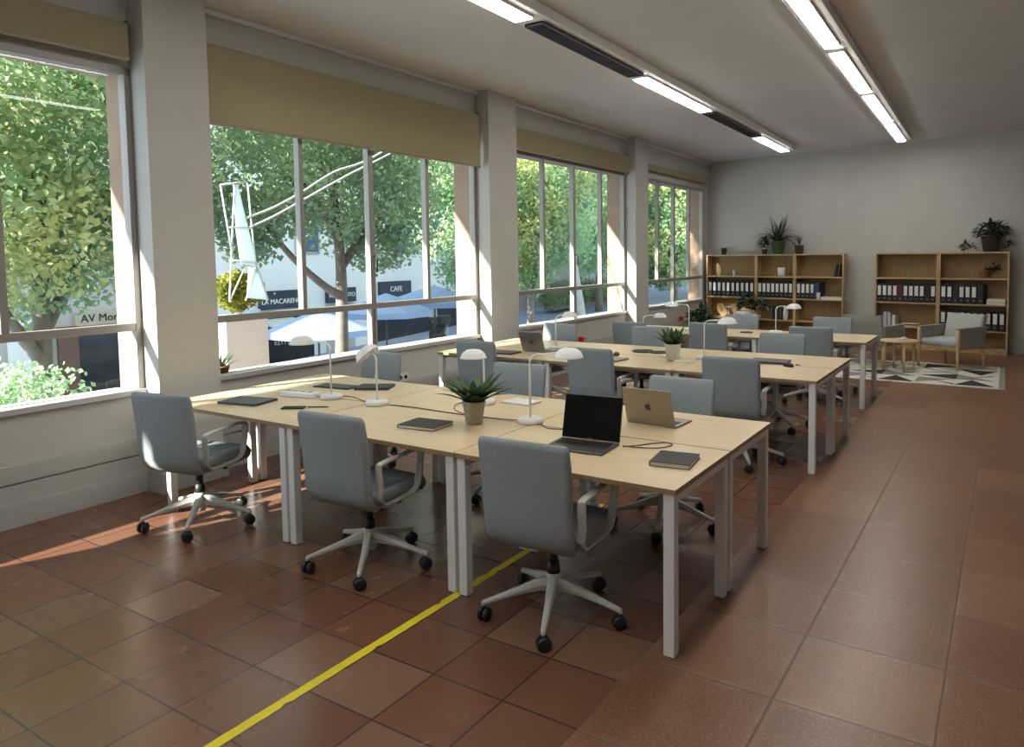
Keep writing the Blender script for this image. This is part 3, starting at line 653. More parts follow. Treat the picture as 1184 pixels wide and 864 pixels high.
def binder_proto(mat, lab):
    t = thing('ring_binder', '', 'binder'); m = MB(); m.box(-.038, .038, -.27, 0, 0, .318); m.build('cover', mat, t, .003)
    if lab:
        m = MB(); m.box(-.025, .025, 0, .0012, .115, .285); m.build('spine_label', m_paper, t)
    m = MB(); m.lathe([(.011, 0), (.013, .0), (.013, .0015), (.009, .0015), (.009, 0)], 14, (0, 0, 0)); m.v = [(x_, z_*1+.0003, y_+.06) for x_, y_, z_ in m.v]; m.build('finger_ring', m_alugrey, t)
    return t
BP = {}
def binder(x, z, kind, label, group, sx=1):
    if kind not in BP: BP[kind] = binder_proto(*{'b': (m_navy, True), 'n': (m_navy, False), 'w': (m_wine, False), 'u': (m_blue, False)}[kind]); o = BP[kind]
    else: o = copy_tree(BP[kind])
    X, Y, Z = BM(x, .335, z+.001); o.location = (X, Y, Z); o.rotation_euler = (0, 0, math.atan(-.2)+PI); o.scale = (sx, 1, 1)
    # spine faces the room: local +y must point to -Y
    o['label'] = label; o['group'] = group
KN = {'b': 'black white-labelled binder', 'n': 'unlabelled black binder', 'w': 'dark red binder', 'u': 'navy blue binder'}
def binder_row(x0, step, z, pattern, where):
    for k, c_ in enumerate(pattern):
        if c_ != '.': binder(x0+step*(k+.5), z, c_, '%s, %s from left %s' % (KN[c_], ORD[k], where), 'ring binders '+where, min(1.12, step/.078))
binder_row(-4.325, .1053, .82, 'bbbbbbbbbb', 'on bookcase nearest the window')
binder_row(-3.195, .0915, .82, 'bbbbbbbb', 'on bookcase under the spider plant')
binder_row(-2.39, .088, .82, 'bbbbu', 'on bookcase right of spider plant')
binder_row(-.90, .0875, .82, 'bbbbwbbbbnb', 'on bookcase behind the side table')
binder_row(.135, .091, .82, 'bbnbbbn', 'on rightmost bookcase middle shelf')
binder_row(.135, .0955, .385, 'bbnbbbbbbb', 'on rightmost bookcase lower shelf')
def book(x, z, wd, h, mat, label, o_=.31, lean=0, d=.2, group='loose books on the shelves'):
    t = thing('book', label, 'book', BM(x, o_, z+.001), math.atan(-.2), group)
    m = MB(); m.box(-wd/2, -wd/2+.003, 0, d, 0, h); m.box(wd/2-.003, wd/2, 0, d, 0, h); m.box(-wd/2, wd/2, 0, .003, 0, h); m.build('cover', mat, t, .001)
    m = MB(); m.box(-wd/2+.003, wd/2-.003, .003, d-.004, .004, h-.004); m.build('pages', m_pages, t)
    if lean: t.rotation_euler = (0, R(lean), math.atan(-.2)); t.location.z += abs(math.sin(R(lean)))*wd/2+.001
book(-1.665, 1.25, .04, .24, m_blackm, 'dark book leaning in the top of the third bookcase, left one', lean=12)
book(-1.597, 1.25, .035, .25, m_potd, 'dark brown book leaning in the top of the third bookcase, right one', lean=7)
book(-.86, .385, .06, .17, m_paper, 'low white book at the left end of the lower shelf behind the side table')
book(-.755, .385, .055, .25, nmat('lilac book cloth', (.50, .48, .55), .6), 'tall lilac book on the lower shelf behind the side table')
book(-.69, .385, .05, .24, nmat('pale lilac book cloth', (.55, .54, .58), .6), 'tall pale book right of the lilac book')
book(-.61, .385, .05, .19, m_paper, 'white book standing right of the tall pale books')
book(-2.90, .385, .06, .26, m_dgrey, 'dark grey book on the lower shelf of the narrow bookcase')
book(-2.80, .385, .06, .25, nmat('brown book cloth', (.14, .09, .06), .6), 'brown book on the lower shelf of the narrow bookcase')
book(-2.72, .385, .05, .24, m_dgrey, 'slim dark book beside the white vase')
def flat(x, z, n, wd, d, mats, base, h=.012, o_=.31):
    for k in range(n):
        t = thing('document_box', '%s, %s from the bottom' % (base, ORD[k]), 'papers', BM(x+.004*(-1)**k, o_, z+.001+k*(h+.0015)), math.atan(-.2), 'flat piles on the shelves')
        m = MB(); m.box(-wd/2, wd/2, 0, d, 0, h); m.build('stack', mats[k % len(mats)], t, .001)
        m = MB(); m.box(-wd/2-.002, wd/2+.002, -.002, d, h*.86, h+.0008); m.build('cover', m_paper if k % 2 else m_cgrey, t)
flat(.95, .82, 3, .27, .21, [m_paper, m_pages], 'stack of papers on the rightmost bookcase', .03)
flat(-.36, .385, 2, .26, .2, [m_cgrey, m_dgrey], 'flat grey folder behind the side table', .024)
flat(-1.80, .82, 1, .24, .2, [m_paper], 'flat white box left of its twin on the third bookcase', .05)
flat(-1.60, .82, 1, .17, .2, [m_paper], 'flat white box at the right end of the third bookcase', .05)
def vessel(name, x, z, prof, mat, label, cat, o_=.26):
    t = MB(); t.lathe(prof, 24); o = t.build(name, mat, None, 0, BM(x, o_, z+.001)); return tag(o, label, cat)
vessel('mug', -1.96, .82, [(.03, 0), (.034, .003), (.036, .13), (.033, .132), (.031, .01), (.002, .006)], m_whitep, 'white mug in front of the navy binder', 'mug', .325)
vessel('vase', -2.62, .385, [(.03, 0), (.045, .02), (.05, .12), (.04, .24), (.03, .27), (.026, .27), (.03, .1), (.002, .01)], m_whitep, 'tall white vase on the lower shelf of the narrow bookcase', 'vase', .26)
vessel('planter', -2.72, 1.25, [(.062, 0), (.07, .004), (.073, .17), (.067, .172), (.063, .02), (.002, .015)], m_potw, 'plain white pot in the top of the narrow bookcase', 'pot', .25)
vessel('drinking_glass', -3.75, 1.25, [(.022, 0), (.025, .003), (.03, .12), (.028, .12), (.023, .008), (.002, .006)], m_cgrey, 'small pale glass in the top of the bookcase nearest the window', 'glass', .25)
# plants on and in the bookcases
tp = BM(-3.99, .22, BH+.001); bladeplant(*tp, 'tiny succulent on top of the bookcase nearest the window', m_potd, .05, .065, .10, 22, .09, .035, m_leafd, .3, .8, seed=8)
tp = BM(-2.80, .235, BH+.001); t = thing('spider_plant', 'spider plant with long arching leaves in a green pot on the bookcase', 'potted plant', tp); pot(t, m_potgr, .10, .135, .26)
m = MB(); rd = random.Random(4)
for k in range(80):
    a = rd.uniform(0, 2*PI); e = rd.choice([.35, .7, 1.1, 1.1, 4]); blade(m, (.05*math.cos(a), .05*math.sin(a), .25), (math.cos(a), -.2*math.cos(a)+.12*math.sin(a), e), rd.uniform(.42, .66), .024, 2.1 if e < 2 else .5, 10)
m.build('foliage', m_leafd, t)
tp = BM(-3.08, .24, BH+.001); t = thing('potted_plant', 'bushy dark plant left of the spider plant on the narrow bookcase', 'potted plant', tp); pot(t, m_potd, .045, .06, .10); bushplant(t, 0, 0, .18, .07, .06, .13, 60, .08, m_leafd, 3)
tp = BM(-2.37, .22, BH+.001); t = thing('potted_plant', 'dark square-looking pot with sparse stems right of the spider plant', 'potted plant', tp); pot(t, m_potd, .075, .085, .17, 20)
m = MB()
for k in range(7): a = k*.9; blade(m, (0, 0, .16), (math.cos(a)*.5, math.sin(a)*.4, 1.6), .25, .014, .9, 7)
m.build('foliage', m_leafd, t)
tp = BM(.86, .22, BH+.001); t = thing('trailing_plant', 'dark leafy trailing plant on top of the rightmost bookcase', 'potted plant', tp); pot(t, m_potd, .11, .15, .26); bushplant(t, 0, 0, .32, .26, .13, .16, 170, .09, m_leafd, 5)
bushplant(t, -.34, .0, .07, .13, .06, .08, 50, .07, m_leafd, 6, 'trailing_stem'); bushplant(t, .24, .0, .10, .07, .06, .10, 26, .06, m_leafd, 9, 'trailing_stem')
tp = BM(.76, .20, 1.251); t = thing('potted_plant', 'small plant in a terracotta pot inside the rightmost bookcase top', 'potted plant', tp); pot(t, m_terra, .06, .08, .13); bushplant(t, .13, .02, .15, .11, .06, .07, 40, .06, m_leafd, 7)
# white stand with a plant in front of the left bookcases
t = thing('pedestal_table', 'small round white pedestal table in front of the left bookcases', 'table', (-2.52, 8.95, 0))
m = MB(); m.lathe([(.28, .685), (.285, .69), (.285, .705), (.28, .71), (.01, .71)], 32); m.build('tabletop', m_whitep, t)
m = MB(); m.lathe([(.03, .02), (.025, .3), (.03, .685)], 16); m.build('stem', m_whitep, t); m = MB(); m.lathe([(.2, 0), (.2, .01), (.05, .025), (.02, .03)], 28); m.build('foot', m_whitep, t)
t = thing('potted_plant', 'leafy plant in a low white bowl on the white pedestal table', 'potted plant', (-2.48, 8.95, .7105)); m = MB(); m.lathe([(.08, 0), (.14, .03), (.16, .07), (.152, .07), (.13, .035), (.002, .02)], 28); m.build('bowl', m_whitep, t)
m = MB(); m.lathe([(.14, .045), (.13, .055), (.002, .06)], 24); m.build('soil', m_soil, t)
bushplant(t, .02, 0, .17, .13, .13, .17, 80, .10, m_leafd, 12); bushplant(t, .28, .0, .12, .14, .10, .12, 50, .09, m_leafd, 13, 'trailing_stem')
t = thing('candle_holder', 'slim white stand with a flat top beside the plant bowl', 'stand', (-2.74, 8.9, .7105)); m = MB(); m.lathe([(.04, 0), (.04, .006), (.008, .01), (.008, .12)], 16); m.build('stem', m_whitep, t); m = MB(); m.lathe([(.008, .12), (.045, .125), (.045, .14), (.002, .14)], 16); m.build('plate', m_whitep, t)
t = thing('potted_plant', 'dark floor plant in the corner below the farthest window', 'potted plant', (-3.72, 10.2, 0)); pot(t, m_potd, .12, .16, .30); bushplant(t, 0, 0, .48, .22, .22, .22, 120, .13, m_leafd, 21)

# ------------------------------------------------------------------ lounge corner
def armchair(x, y, rz, label, upm, inm, cush):
    t = thing('armchair', label, 'armchair', (x, y, .007), R(rz), 'lounge armchairs')   # faces local -y
    for sx in (-1, 1):
        m = MB(); m.loft([[(sx*.30+px, -.30+py, z) for px, py in rrect(a, a, .008, 3)] for z, a in ((0.004, .03), (.4, .045), (.60, .04))]); m.build('leg', m_oak, t)
        m = MB(); m.loft([[(sx*.29+px, .30+dy+py, z) for px, py in rrect(a, a, .008, 3)] for z, a, dy in ((0.004, .03, .03), (.35, .045, -.02))]); m.build('leg', m_oak, t)
        m = MB(); pts = [(-.285, .32), (.27, .30), (.33, .60), (-.285, .585)]
        m.loft([[(sx*.305+dx, p[0], p[1]) for p in pts] for dx in (-.022, .022)], False); m.build('arm_panel', upm, t, .01)
        m = MB(); m.box(sx*.30-.026, sx*.30+.026, -.325, .30, .585, .605); m.build('arm_cap', upm, t, .008)
    m = MB(); m.loft([[(px, y_+py*1, z) for px, py in rrect(.56, .075, .03, 4)] for z, y_ in ((.30, .25), (.45, .27), (.62, .31), (.75, .345), (.765, .348))]); m.build('backrest', [inm], t)
    m = MB(); m.loft([[(px, y_+py*1, z) for px, py in rrect(.585, .02, .008, 3)] for z, y_ in ((.30, .295), (.45, .318), (.62, .36), (.768, .397))]); m.build('back_shell', upm, t)
    m = MB(); m.box(-.28, .28, -.29, .28, .29, .335); m.build('seat_rail', m_oak, t, .006)
    m = MB(); m.loft([[(px, -.05+py, z) for px, py in rrect(a, b_, .05, 5)] for z, a, b_ in ((.337, .52, .50), (.35, .55, .53), (.40, .56, .54), (.425, .53, .51), (.432, .40, .4))]); m.build('seat_cushion', cush, t)
    return t
armchair(.43, 9.42, 30*-1, 'light sage armchair with wooden legs and blue cushion, right on the rug', m_sage, m_lightup, m_cush)
armchair(-.60, 9.3, 180-18, 'grey brown armchair turned away, left of the round side table', m_sage, m_sage, m_cush)
t = thing('side_table', 'round oak side table between the two armchairs', 'side table', (-.18, 8.72, 0))
m = MB(); m.lathe([(.24, .425), (.25, .43), (.25, .446), (.245, .45), (.01, .45)], 40); m.build('tabletop', m_oak, t)
for k in range(4):
    a = R(25+90*k); m = MB(); m.tube([(.205*math.cos(a), .205*math.sin(a), .012), (.19*math.cos(a), .19*math.sin(a), .43)], [.016, .02], 12); m.build('leg', m_oak, t)
m = MB(); m.lathe([(.03, 0), (.05, .01), (.045, .03), (.02, .045), (.002, .046)], 14, (0, 0, 0)); m.lathe([(.02, 0), (.03, .01), (.026, .025), (.002, .03)], 12, (-.07, .01, 0)); o = m.build('seashell', m_paper, None, 0, (-.12, 8.70, .451)); tag(o, 'small white shell ornament on the round side table', 'ornament')
# rug
RX0, RX1, RY0, RY1 = -1.35, 1.12, 7.72, 9.72
m = MB(); m.box(RX0, RX1, RY0, RY1, .0005, .009)
rug = m.build('rug', nmat('rug cream wool', (.68, .66, .59), .95, noise=.06, nscale=60, bump=.3, bscale=300, spec=.1), None, .003); tag(rug, 'cream rug with a black and grey triangle pattern under the armchairs', 'rug')
m = MB(); z0 = .0095; rmats = [nmat('rug ink wool', (.02, .024, .025), .95), nmat('rug grey wool', (.26, .25, .21), .95), nmat('rug sage wool', (.42, .42, .36), .95)]
nx, ny = 5, 4; cw, ch = (RX1-RX0-.2)/nx, (RY1-RY0-.16)/ny; rd = random.Random(19)
for i in range(nx):
    for j in range(ny):
        x0 = RX0+.1+i*cw; y0 = RY0+.08+j*ch; q = [(x0, y0), (x0+cw, y0), (x0+cw, y0+ch), (x0, y0+ch)]
        k = (i*2+j*3) % 4; tri = [q[k], q[(k+1) % 4], ((q[(k+2) % 4][0]*.4+q[(k+3) % 4][0]*.6), (q[(k+2) % 4][1]*.4+q[(k+3) % 4][1]*.6))]
        if (i+j) % 2 == 0: m.cur = rd.choice([0, 0, 2]); m.add([(p[0], p[1], z0) for p in tri], [(0, 1, 2)])
        else:
            m.cur = rd.choice([1, 2]); tri2 = [q[k], q[(k+1) % 4], q[(k+2) % 4]]; m.add([(p[0], p[1], z0) for p in tri2], [(0, 1, 2)])
            m.cur = 0; a, b_ = q[(k+3) % 4], q[(k+1) % 4]; d = .16; m.add([(a[0], a[1], z0+.0002), (a[0]*(1-d)+q[k][0]*d, a[1]*(1-d)+q[k][1]*d, z0+.0002), (b_[0], b_[1], z0+.0002)], [(0, 1, 2)])
for f_ in range(len(m.f)):
    p = [m.v[i] for i in m.f[f_]]
    if (p[1][0]-p[0][0])*(p[2][1]-p[0][1])-(p[1][1]-p[0][1])*(p[2][0]-p[0][0]) < 0: m.f[f_] = tuple(reversed(m.f[f_]))
m.build('pattern', rmats, rug)
for a in (RX0, RX1-.07): m = MB(); m.box(a+.003, a+.067, RY0+.01, RY1-.01, .0092, .0105); m.build('border', rmats[1], rug)

# ------------------------------------------------------------------ sockets, tape
def socket(y, red, label):
    t = thing('wall_socket', label, 'socket', WM(y, .022, .44), 0, 'wall sockets')
    m = MB(); m.box(0, .012, -.08, .08, -.045, .045); m.build('plate', m_socket, t, .003)
    for s_ in (-1, 1):
        m = MB(); m.lathe([(.022, 0), (.022, .002), (.018, .002), (.017, -.002), (.002, -.002)], 16); m.v = [(.012+z, s_*.038+x, y_) for x, y_, z in m.v]; m.build('outlet', m_dgrey, t)
    if red:
        m = MB(); m.box(0, .045, -.17, -.085, -.045, .045); m.lathe([(.03, 0), (.03, .02), (.002, .022)], 16); n0 = 8
        m.v = m.v[:8]+[(.045+z, -.127+x, y_) for x, y_, z in m.v[8:]]; m.build('switch', m_red, t, .006)
for y, r_, l in ((2.9, False, 'ivory double wall socket right of the nearest window side chair'), (6.9, True, 'wall socket with a red block below the window with the pale trunk'), (11.0, True, 'wall socket with a red block below the farthest window')):
    socket(y, r_, l)
for o in list(COL.objects):
    pass
rd = random.Random(2); m = MB(); L0, L1 = [], []; y = -2.3
while y < 1.6:
    n_ = rd.uniform(-.0012, .0012); cut = .012 if rd.random() < .06 else 0
    L0.append((-1.205+n_+cut, y, .0006)); L1.append((-1.158+rd.uniform(-.0012, .0012)-(.010 if rd.random() < .05 else 0), y, .0006)); y += .03
vs = L0+L1; n_ = len(L0); m.add(vs, [(i, n_+i, n_+i+1, i+1) for i in range(n_-1)]); o = m.build('floor_tape', m_tape); tag(o, 'strip of yellow floor tape running under the front desks', 'tape')

# ------------------------------------------------------------------ outdoors
def GZ(y): return -2.6+.05*y
m_street = nmat('paving with painted blue shade', (.20, .24, .33), .7, nscale=1.2, stretch=(3, .6, 1), col2=(.16, .20, .29))  # blue of skylit open shade is put into the paving colour
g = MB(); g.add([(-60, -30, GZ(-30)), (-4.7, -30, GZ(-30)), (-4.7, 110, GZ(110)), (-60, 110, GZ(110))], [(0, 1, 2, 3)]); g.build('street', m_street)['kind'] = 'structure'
m_fac = nmat('white facade render', (.72, .72, .72), .85, noise=.05, nscale=.7)
m_fac2 = nmat('grey facade render', (.42, .40, .38), .85, noise=.08, nscale=.9)
m_navyb = nmat('navy sign board', (.02, .03, .055), .5)
m_shop = nmat('dark shop glass', (.02, .022, .025), .12)
m_brown = nmat('brown stone cladding', (.13, .07, .05), .6, noise=.1, nscale=2)
m_beige = nmat('beige sign band', (.40, .35, .27), .7, noise=.05)
m_blueglass = nmat('blue window glass', (.09, .13, .20), .15)
def FM(x): return lambda y, o, z: (x+o, y, z)
FX = -20.5
def building(y0, y1, top, mat, label, floors, x=FX):
    t = thing('building', label, 'building', (0, 0, 0)); mp = FM(x)
    m = MB(); m.box(y0, y1, -7, 0, GZ(y0)-.8, top, mp); m.build('wall', mat, t)
    m = MB(); m.box(y0-.1, y1+.1, -7.1, .25, top, top+.3, mp); m.build('roof', m_fac2, t)
    for k in range(floors):
        zz = 1.9+k*2.9; yy = y0+1
        while yy+1.1 < y1-.4:
            m = MB(); m.box(yy, yy+1.1, 0, .05, zz, zz+1.5, mp); w_ = m.build('window', m_fac2, t); m = MB(); m.box(yy+.07, yy+1.03, .05, .06, zz+.07, zz+1.43, mp); m.build('pane', m_blueglass, w_); yy += 2.3
    return t, mp
def sign(t, mp, y0, y1, z0, z1, txt, board, ink, size, small=None):
    m = MB(); m.box(y0, y1, .02, .16, z0, z1, mp); s_ = m.build('sign', board, t)
    m = MB(); text_into(m, txt, size, lambda u, v, w_: mp((y0+y1)/2+u, .165+w_, (z0+z1)/2+v-(.06 if small else 0)), .01)
    if small: text_into(m, small, size*.45, lambda u, v, w_: mp((y0+y1)/2+u-.3, .165+w_, z1-.09+v), .01)
    m.build('lettering', ink, s_)
t, mp = building(-6, 8.9, 15, m_fac2, 'grey building with the dark shop seen through the nearest window', 3)
sign(t, mp, 7.2, 8.85, -.05, .32, 'AV Moreno', m_beige, m_black, .30)
m = MB(); m.box(7.25, 8.7, .0, .03, GZ(8)-.1, -.1, mp); m.build('shop_front', m_shop, t)
m = MB(); m.box(6.75, 7.25, .0, .12, GZ(7)-.1, -.05, mp); m.build('pillar', m_brown, t)
m = MB(); m.box(5.6, 6.2, .0, .1, GZ(6)-.1, .2, mp); m.build('shutter', m_fac, t)
for y in (6.35, 6.5): m = MB(); m.tube([mp(y, .1, GZ(6)-.1), mp(y, .1, 3)], .04, 8); m.build('drain_pipe', m_cgrey, t)
t, mp = building(9.0, 26, 15.5, m_fac, 'white building with shop signs seen through the second window', 3)
sign(t, mp, 13.0, 14.75, -.02, .62, 'LA MACARENO', m_navyb, m_paper, .24, 'la')
sign(t, mp, 15.9, 17.3, .05, .6, 'BENVENUTO', m_navyb, m_paper, .22)
sign(t, mp, 18.6, 20.4, .1, .75, 'CAFE', m_navyb, m_paper, .3)
m = MB(); m.box(12.9, 15.3, 0, .04, GZ(13)-.1, -.15, mp); m.build('shop_front', m_shop, t); m = MB(); m.box(15.9, 17.3, 0, .04, GZ(16)-.1, -.05, mp); m.build('shop_front', m_fac2, t)
m = MB(); m.box(18, 25, 0, .04, GZ(20)-.1, 0, mp); m.build('shop_front', m_shop, t)
m = MB(); m.box(12.45, 12.8, 0, .4, GZ(13)-.1, .05, mp); m.build('pillar', nmat('pale blue pillar', (.5, .56, .66), .6), t)
m = MB(); m.loft([[mp(a, .04, -.35), mp(a, 1.3, -.62), mp(a, 1.3, -.66), mp(a, .04, -.45)] for a in (12.95, 14.4)], False); m.build('awning', m_cgrey, t)
m = MB(); text_into(m, 'moda original', .2, lambda u, v, w_: mp(13.9+u, .05+w_, -.95+v), .005); text_into(m, 'KETTY', .22, lambda u, v, w_: mp(13.9+u, .05+w_, -1.22+v), .005); m.build('lettering', m_paper, t)
building(26.2, 50, 15, m_fac2, 'grey building far down the street beyond the trees', 3)
building(50.3, 90, 13, m_fac, 'white building at the far end of the street', 3)
t = thing('building', 'pale building closing the far end of the street', 'building', (0, 0, 0)); m = MB(); m.box(-19.5, -3, 92, 99, 1, 14); m.build('wall', m_fac, t); m = MB(); m.box(-19.7, -2.8, 91.8, 99, 14, 14.3); m.build('roof', m_fac2, t)

m_bark = nmat('tree bark', (.17, .15, .125), .9, noise=.2, nscale=6, bump=.5, bscale=14)
m_barkl = nmat('pale plane tree bark', (.50, .48, .44), .9, noise=.2, nscale=3, bump=.3, bscale=10)
LG = [translucent('plane tree leaf', (.20, .33, .16), (.52, .54, .19), (.5, .7, .2), .5, .55, .6, (.44, .68)), translucent('bright green leaf', (.30, .50, .26), (.50, .62, .33), (.5, .8, .25), .5, .5, .6), translucent('deep green leaf', (.12, .21, .11), (.28, .38, .18), (.3, .5, .15), .5, .6, .6)]
def leaves(name, blobs, n, size, mat, parent, seed, inner=.45):
    n = int(n*1.9); size *= .70
    r = np.random.default_rng(seed); P = []
    vol = np.array([b[3]*b[4]*b[5] for b in blobs])**.67; cnt = (n*vol/vol.sum()).astype(int)
    for (cx, cy, cz, rx, ry, rz_), k in zip(blobs, cnt):
        d = r.normal(size=(k, 3)); d /= np.linalg.norm(d, axis=1)[:, None]
        q = (inner+(1-inner)*r.random(k)**.7)*(1+.18*np.sin(5*d[:, 0]+seed)*np.cos(4*d[:, 1]))
        P.append(np.array([cx, cy, cz])+d*q[:, None]*np.array([rx, ry, rz_]))
    P = np.concatenate(P); n = len(P)
    a = r.normal(size=(n, 3)); a /= np.linalg.norm(a, axis=1)[:, None]; b = r.normal(size=(n, 3)); b -= a*(a*b).sum(1)[:, None]; b /= np.linalg.norm(b, axis=1)[:, None]
    s_ = size*(.6+.8*r.random(n))[:, None]
    V = np.stack([P-a*s_*.55, P+b*s_*.34-a*s_*.05, P+a*s_*.55, P-b*s_*.34-a*s_*.05], 1).reshape(-1, 3)
    me = bpy.data.meshes.new(name); me.vertices.add(4*n); me.vertices.foreach_set('co', V.astype(np.float32).ravel())
    me.loops.add(4*n); me.loops.foreach_set('vertex_index', np.arange(4*n, dtype=np.int32)); me.polygons.add(n); me.polygons.foreach_set('loop_start', np.arange(0, 4*n, 4, dtype=np.int32)); me.update(calc_edges=True)
    me.materials.append(mat); o = bpy.data.objects.new(name, me); COL.objects.link(o); o.parent = parent; return o
def tree(x, y, trunk, blobs, n, size, mat, label, r0=.2, bark=m_bark, branches=(), seed=1, group='street trees'):
    t = thing('street_tree', label, 'tree', (x, y, GZ(y)), 0, group); gz = GZ(y)
    m = MB(); pts = [(px-x, py-y, pz-gz) for px, py, pz in trunk]; k = len(pts); sp = smoothpath(pts, 4)
    m.tube(sp, [r0*(1-.6*i/(len(sp)-1)) for i in range(len(sp))], 12)
    m.build('trunk', bark, t)
    for br in branches:
        m = MB(); sp = smoothpath([(px-x, py-y, pz-gz) for px, py, pz in br], 4); m.tube(sp, [r0*.6*(1-.75*i/(len(sp)-1)) for i in range(len(sp))], 8); m.build('branch', bark, t)
    leaves('crown', [(a-x, b_-y, c_-gz, d, e, f_) for a, b_, c_, d, e, f_ in blobs], n, size, mat, t, seed); return t
# nearest window
tree(-10.5, 2.0, [(-10.5, 2.0, GZ(2)), (-10.4, 2.1, 0), (-10.5, 2.2, 2), (-10.5, 2.3, 5)], [(-10.5, 2.6, 3.4, 2.2, 1.9, 1.9), (-10.3, 1.0, 4.6, 2.2, 2.2, 2), (-11, 3.3, 5.6, 2.4, 2.2, 2), (-10.0, 1.2, 2.4, 1.7, 1.5, 1.1), (-9.1, .3, 7.1, .9, 1.1, 1.0), (-9.1, .3, 8.4, .9, 1.2, .9), (-11, 3.0, 2.2, 1.3, .8, .9), (-11, -.5, 3.4, 2, 2, 2), (-10.8, 2.0, 1.5, 1.6, 1.1, .7), (-10.6, 2.9, 3.6, 1.8, 1.2, 1.5)], 26000, .15, LG[0], 'leafy tree with yellowing leaves filling the nearest window', .16, m_bark, [[(-10.4, 2.1, .6), (-10.6, 2.8, 1.8), (-10.7, 3.4, 2.6)], [(-10.4, 2.1, .3), (-10.0, 1.2, 1.6), (-9.8, .6, 2.8)]], 1)  # two high crown blobs added out of view to keep sun off the bookcase
t = thing('bush', 'pale green bush at the bottom of the nearest window', 'bush', (-8.3, .75, GZ(.75)), 0)
m = MB(); m.tube([(0, 0, 0), (.05, 0, 1), (0, 0, 2.2)], [.06, .05, .03], 8); m.build('stem', m_bark, t); leaves('foliage', [(0, .0, 2.45, .8, .9, .75), (0, -.6, 2.2, .8, .8, .8), (0, .45, 1.9, .6, .5, .6), (0, 0, 1.5, .8, .9, .7)], 7000, .10, LG[1], t, 4)
# second window: forked tree
tree(-11, 8.1, [(-11, 8.05, GZ(8)), (-11, 8.1, -.7), (-11, 8.15, .6), (-11, 8.15, 1.7), (-11.1, 8.1, 3.2), (-11, 8, 5)],
     [(-11, 6.2, 3.3, 1.6, 1.7, 1.3), (-11, 8.3, 3.2, 1.8, 1.9, 1.3), (-11.2, 9.6, 3.0, 1.5, 1.2, 1.1), (-11, 7.2, 4.9, 2.2, 2.6, 1.6), (-11, 9.6, 4.9, 2.0, 2, 1.6), (-11, 5.7, 2.5, 1.1, .9, .7), (-11, 9.2, 1.9, 1.0, .8, .55), (-11, 6.0, 1.9, .6, .45, .35)],
     17000, .15, LG[2], 'forked tree with a dark trunk in front of the white shop building', .17, m_bark,
     [[(-11, 8.1, .9), (-11, 7.6, 1.2), (-11, 6.9, 1.75), (-11, 6.3, 2.4), (-11, 5.8, 3.1)], [(-11, 8.15, 1.5), (-11, 8.8, 2.2), (-11.1, 9.5, 2.9), (-11, 10.2, 3.4)], [(-11, 8.1, 2.2), (-11, 7.5, 2.9), (-11, 6.9, 3.6)]], 2)
tree(-13, 15.3, [(-13, 15.3, GZ(15)), (-13, 15.3, 1), (-13, 15.4, 4)], [(-13, 13.9, 2.8, 1.5, 1.5, 1.3), (-13, 13.2, 4.6, 1.6, 1.5, 1.5), (-13, 15.9, 2.6, 1.6, 1.5, 1.5), (-13, 14.6, 4.4, 1.9, 1.9, 1.6), (-13, 16.6, 4.3, 2, 2, 1.8), (-13, 14.9, 1.2, 1.0, .8, .6), (-13, 16.8, 1.3, 1, 1, .8)], 15000, .17, LG[1], 'bright sunlit tree at the right side of the second window', .15, m_bark, [], 3)
# third window
tree(-13.5, 22.9, [(-13.5, 22.9, GZ(23)), (-13.5, 22.7, -.3), (-13.5, 22.3, 1.4), (-13.5, 22.0, 3.5)], [(-13.5, 21.0, 4.4, 2.4, 2.6, 1.8), (-13.5, 24.0, 4.4, 2.4, 2.4, 1.9), (-13.5, 22.5, 6.0, 3, 3, 2), (-12.9, 20.0, 2.6, 1.7, 1.8, 1.3), (-14, 24.8, 2.3, 1.6, 1.6, 1.6)], 17000, .19, LG[1], 'tree with a pale leaning trunk in the third window', .3, m_barkl, [[(-13.5, 22.5, .8), (-13.5, 21.6, 2.2), (-13.5, 20.8, 3.6)]], 5)
tree(-10.5, 14.6, [(-10.5, 14.6, GZ(15)), (-10.4, 14.6, 1), (-10.5, 14.7, 3)], [(-10.5, 14.6, 2.2, 1.0, .95, 1.2), (-10.5, 15.0, 3.7, 1.5, 1.5, 1.3), (-10.5, 14.5, 1.1, .9, .7, .5), (-10.5, 16.4, 4.3, 1.6, 1.6, 1.2), (-10.5, 15.8, 2.2, .9, .9, .9)], 12000, .16, LG[0], 'yellow green tree on the left of the third window', .12, m_bark, [], 6)
tree(-16.5, 30, [(-16.5, 30, GZ(30)), (-16.5, 30, 1.5), (-16.5, 30, 4)], [(-16.5, 29, 3.2, 2.0, 2.6, 1.9), (-16.5, 32, 3.2, 2.4, 2.6, 2.0), (-16.5, 30.5, 5.2, 2.8, 3.4, 2.2), (-16.5, 33.5, 5, 2.7, 3, 2.4)], 14000, .25, LG[1], 'green tree far behind the pale trunk', .2, m_bark, [], 7)
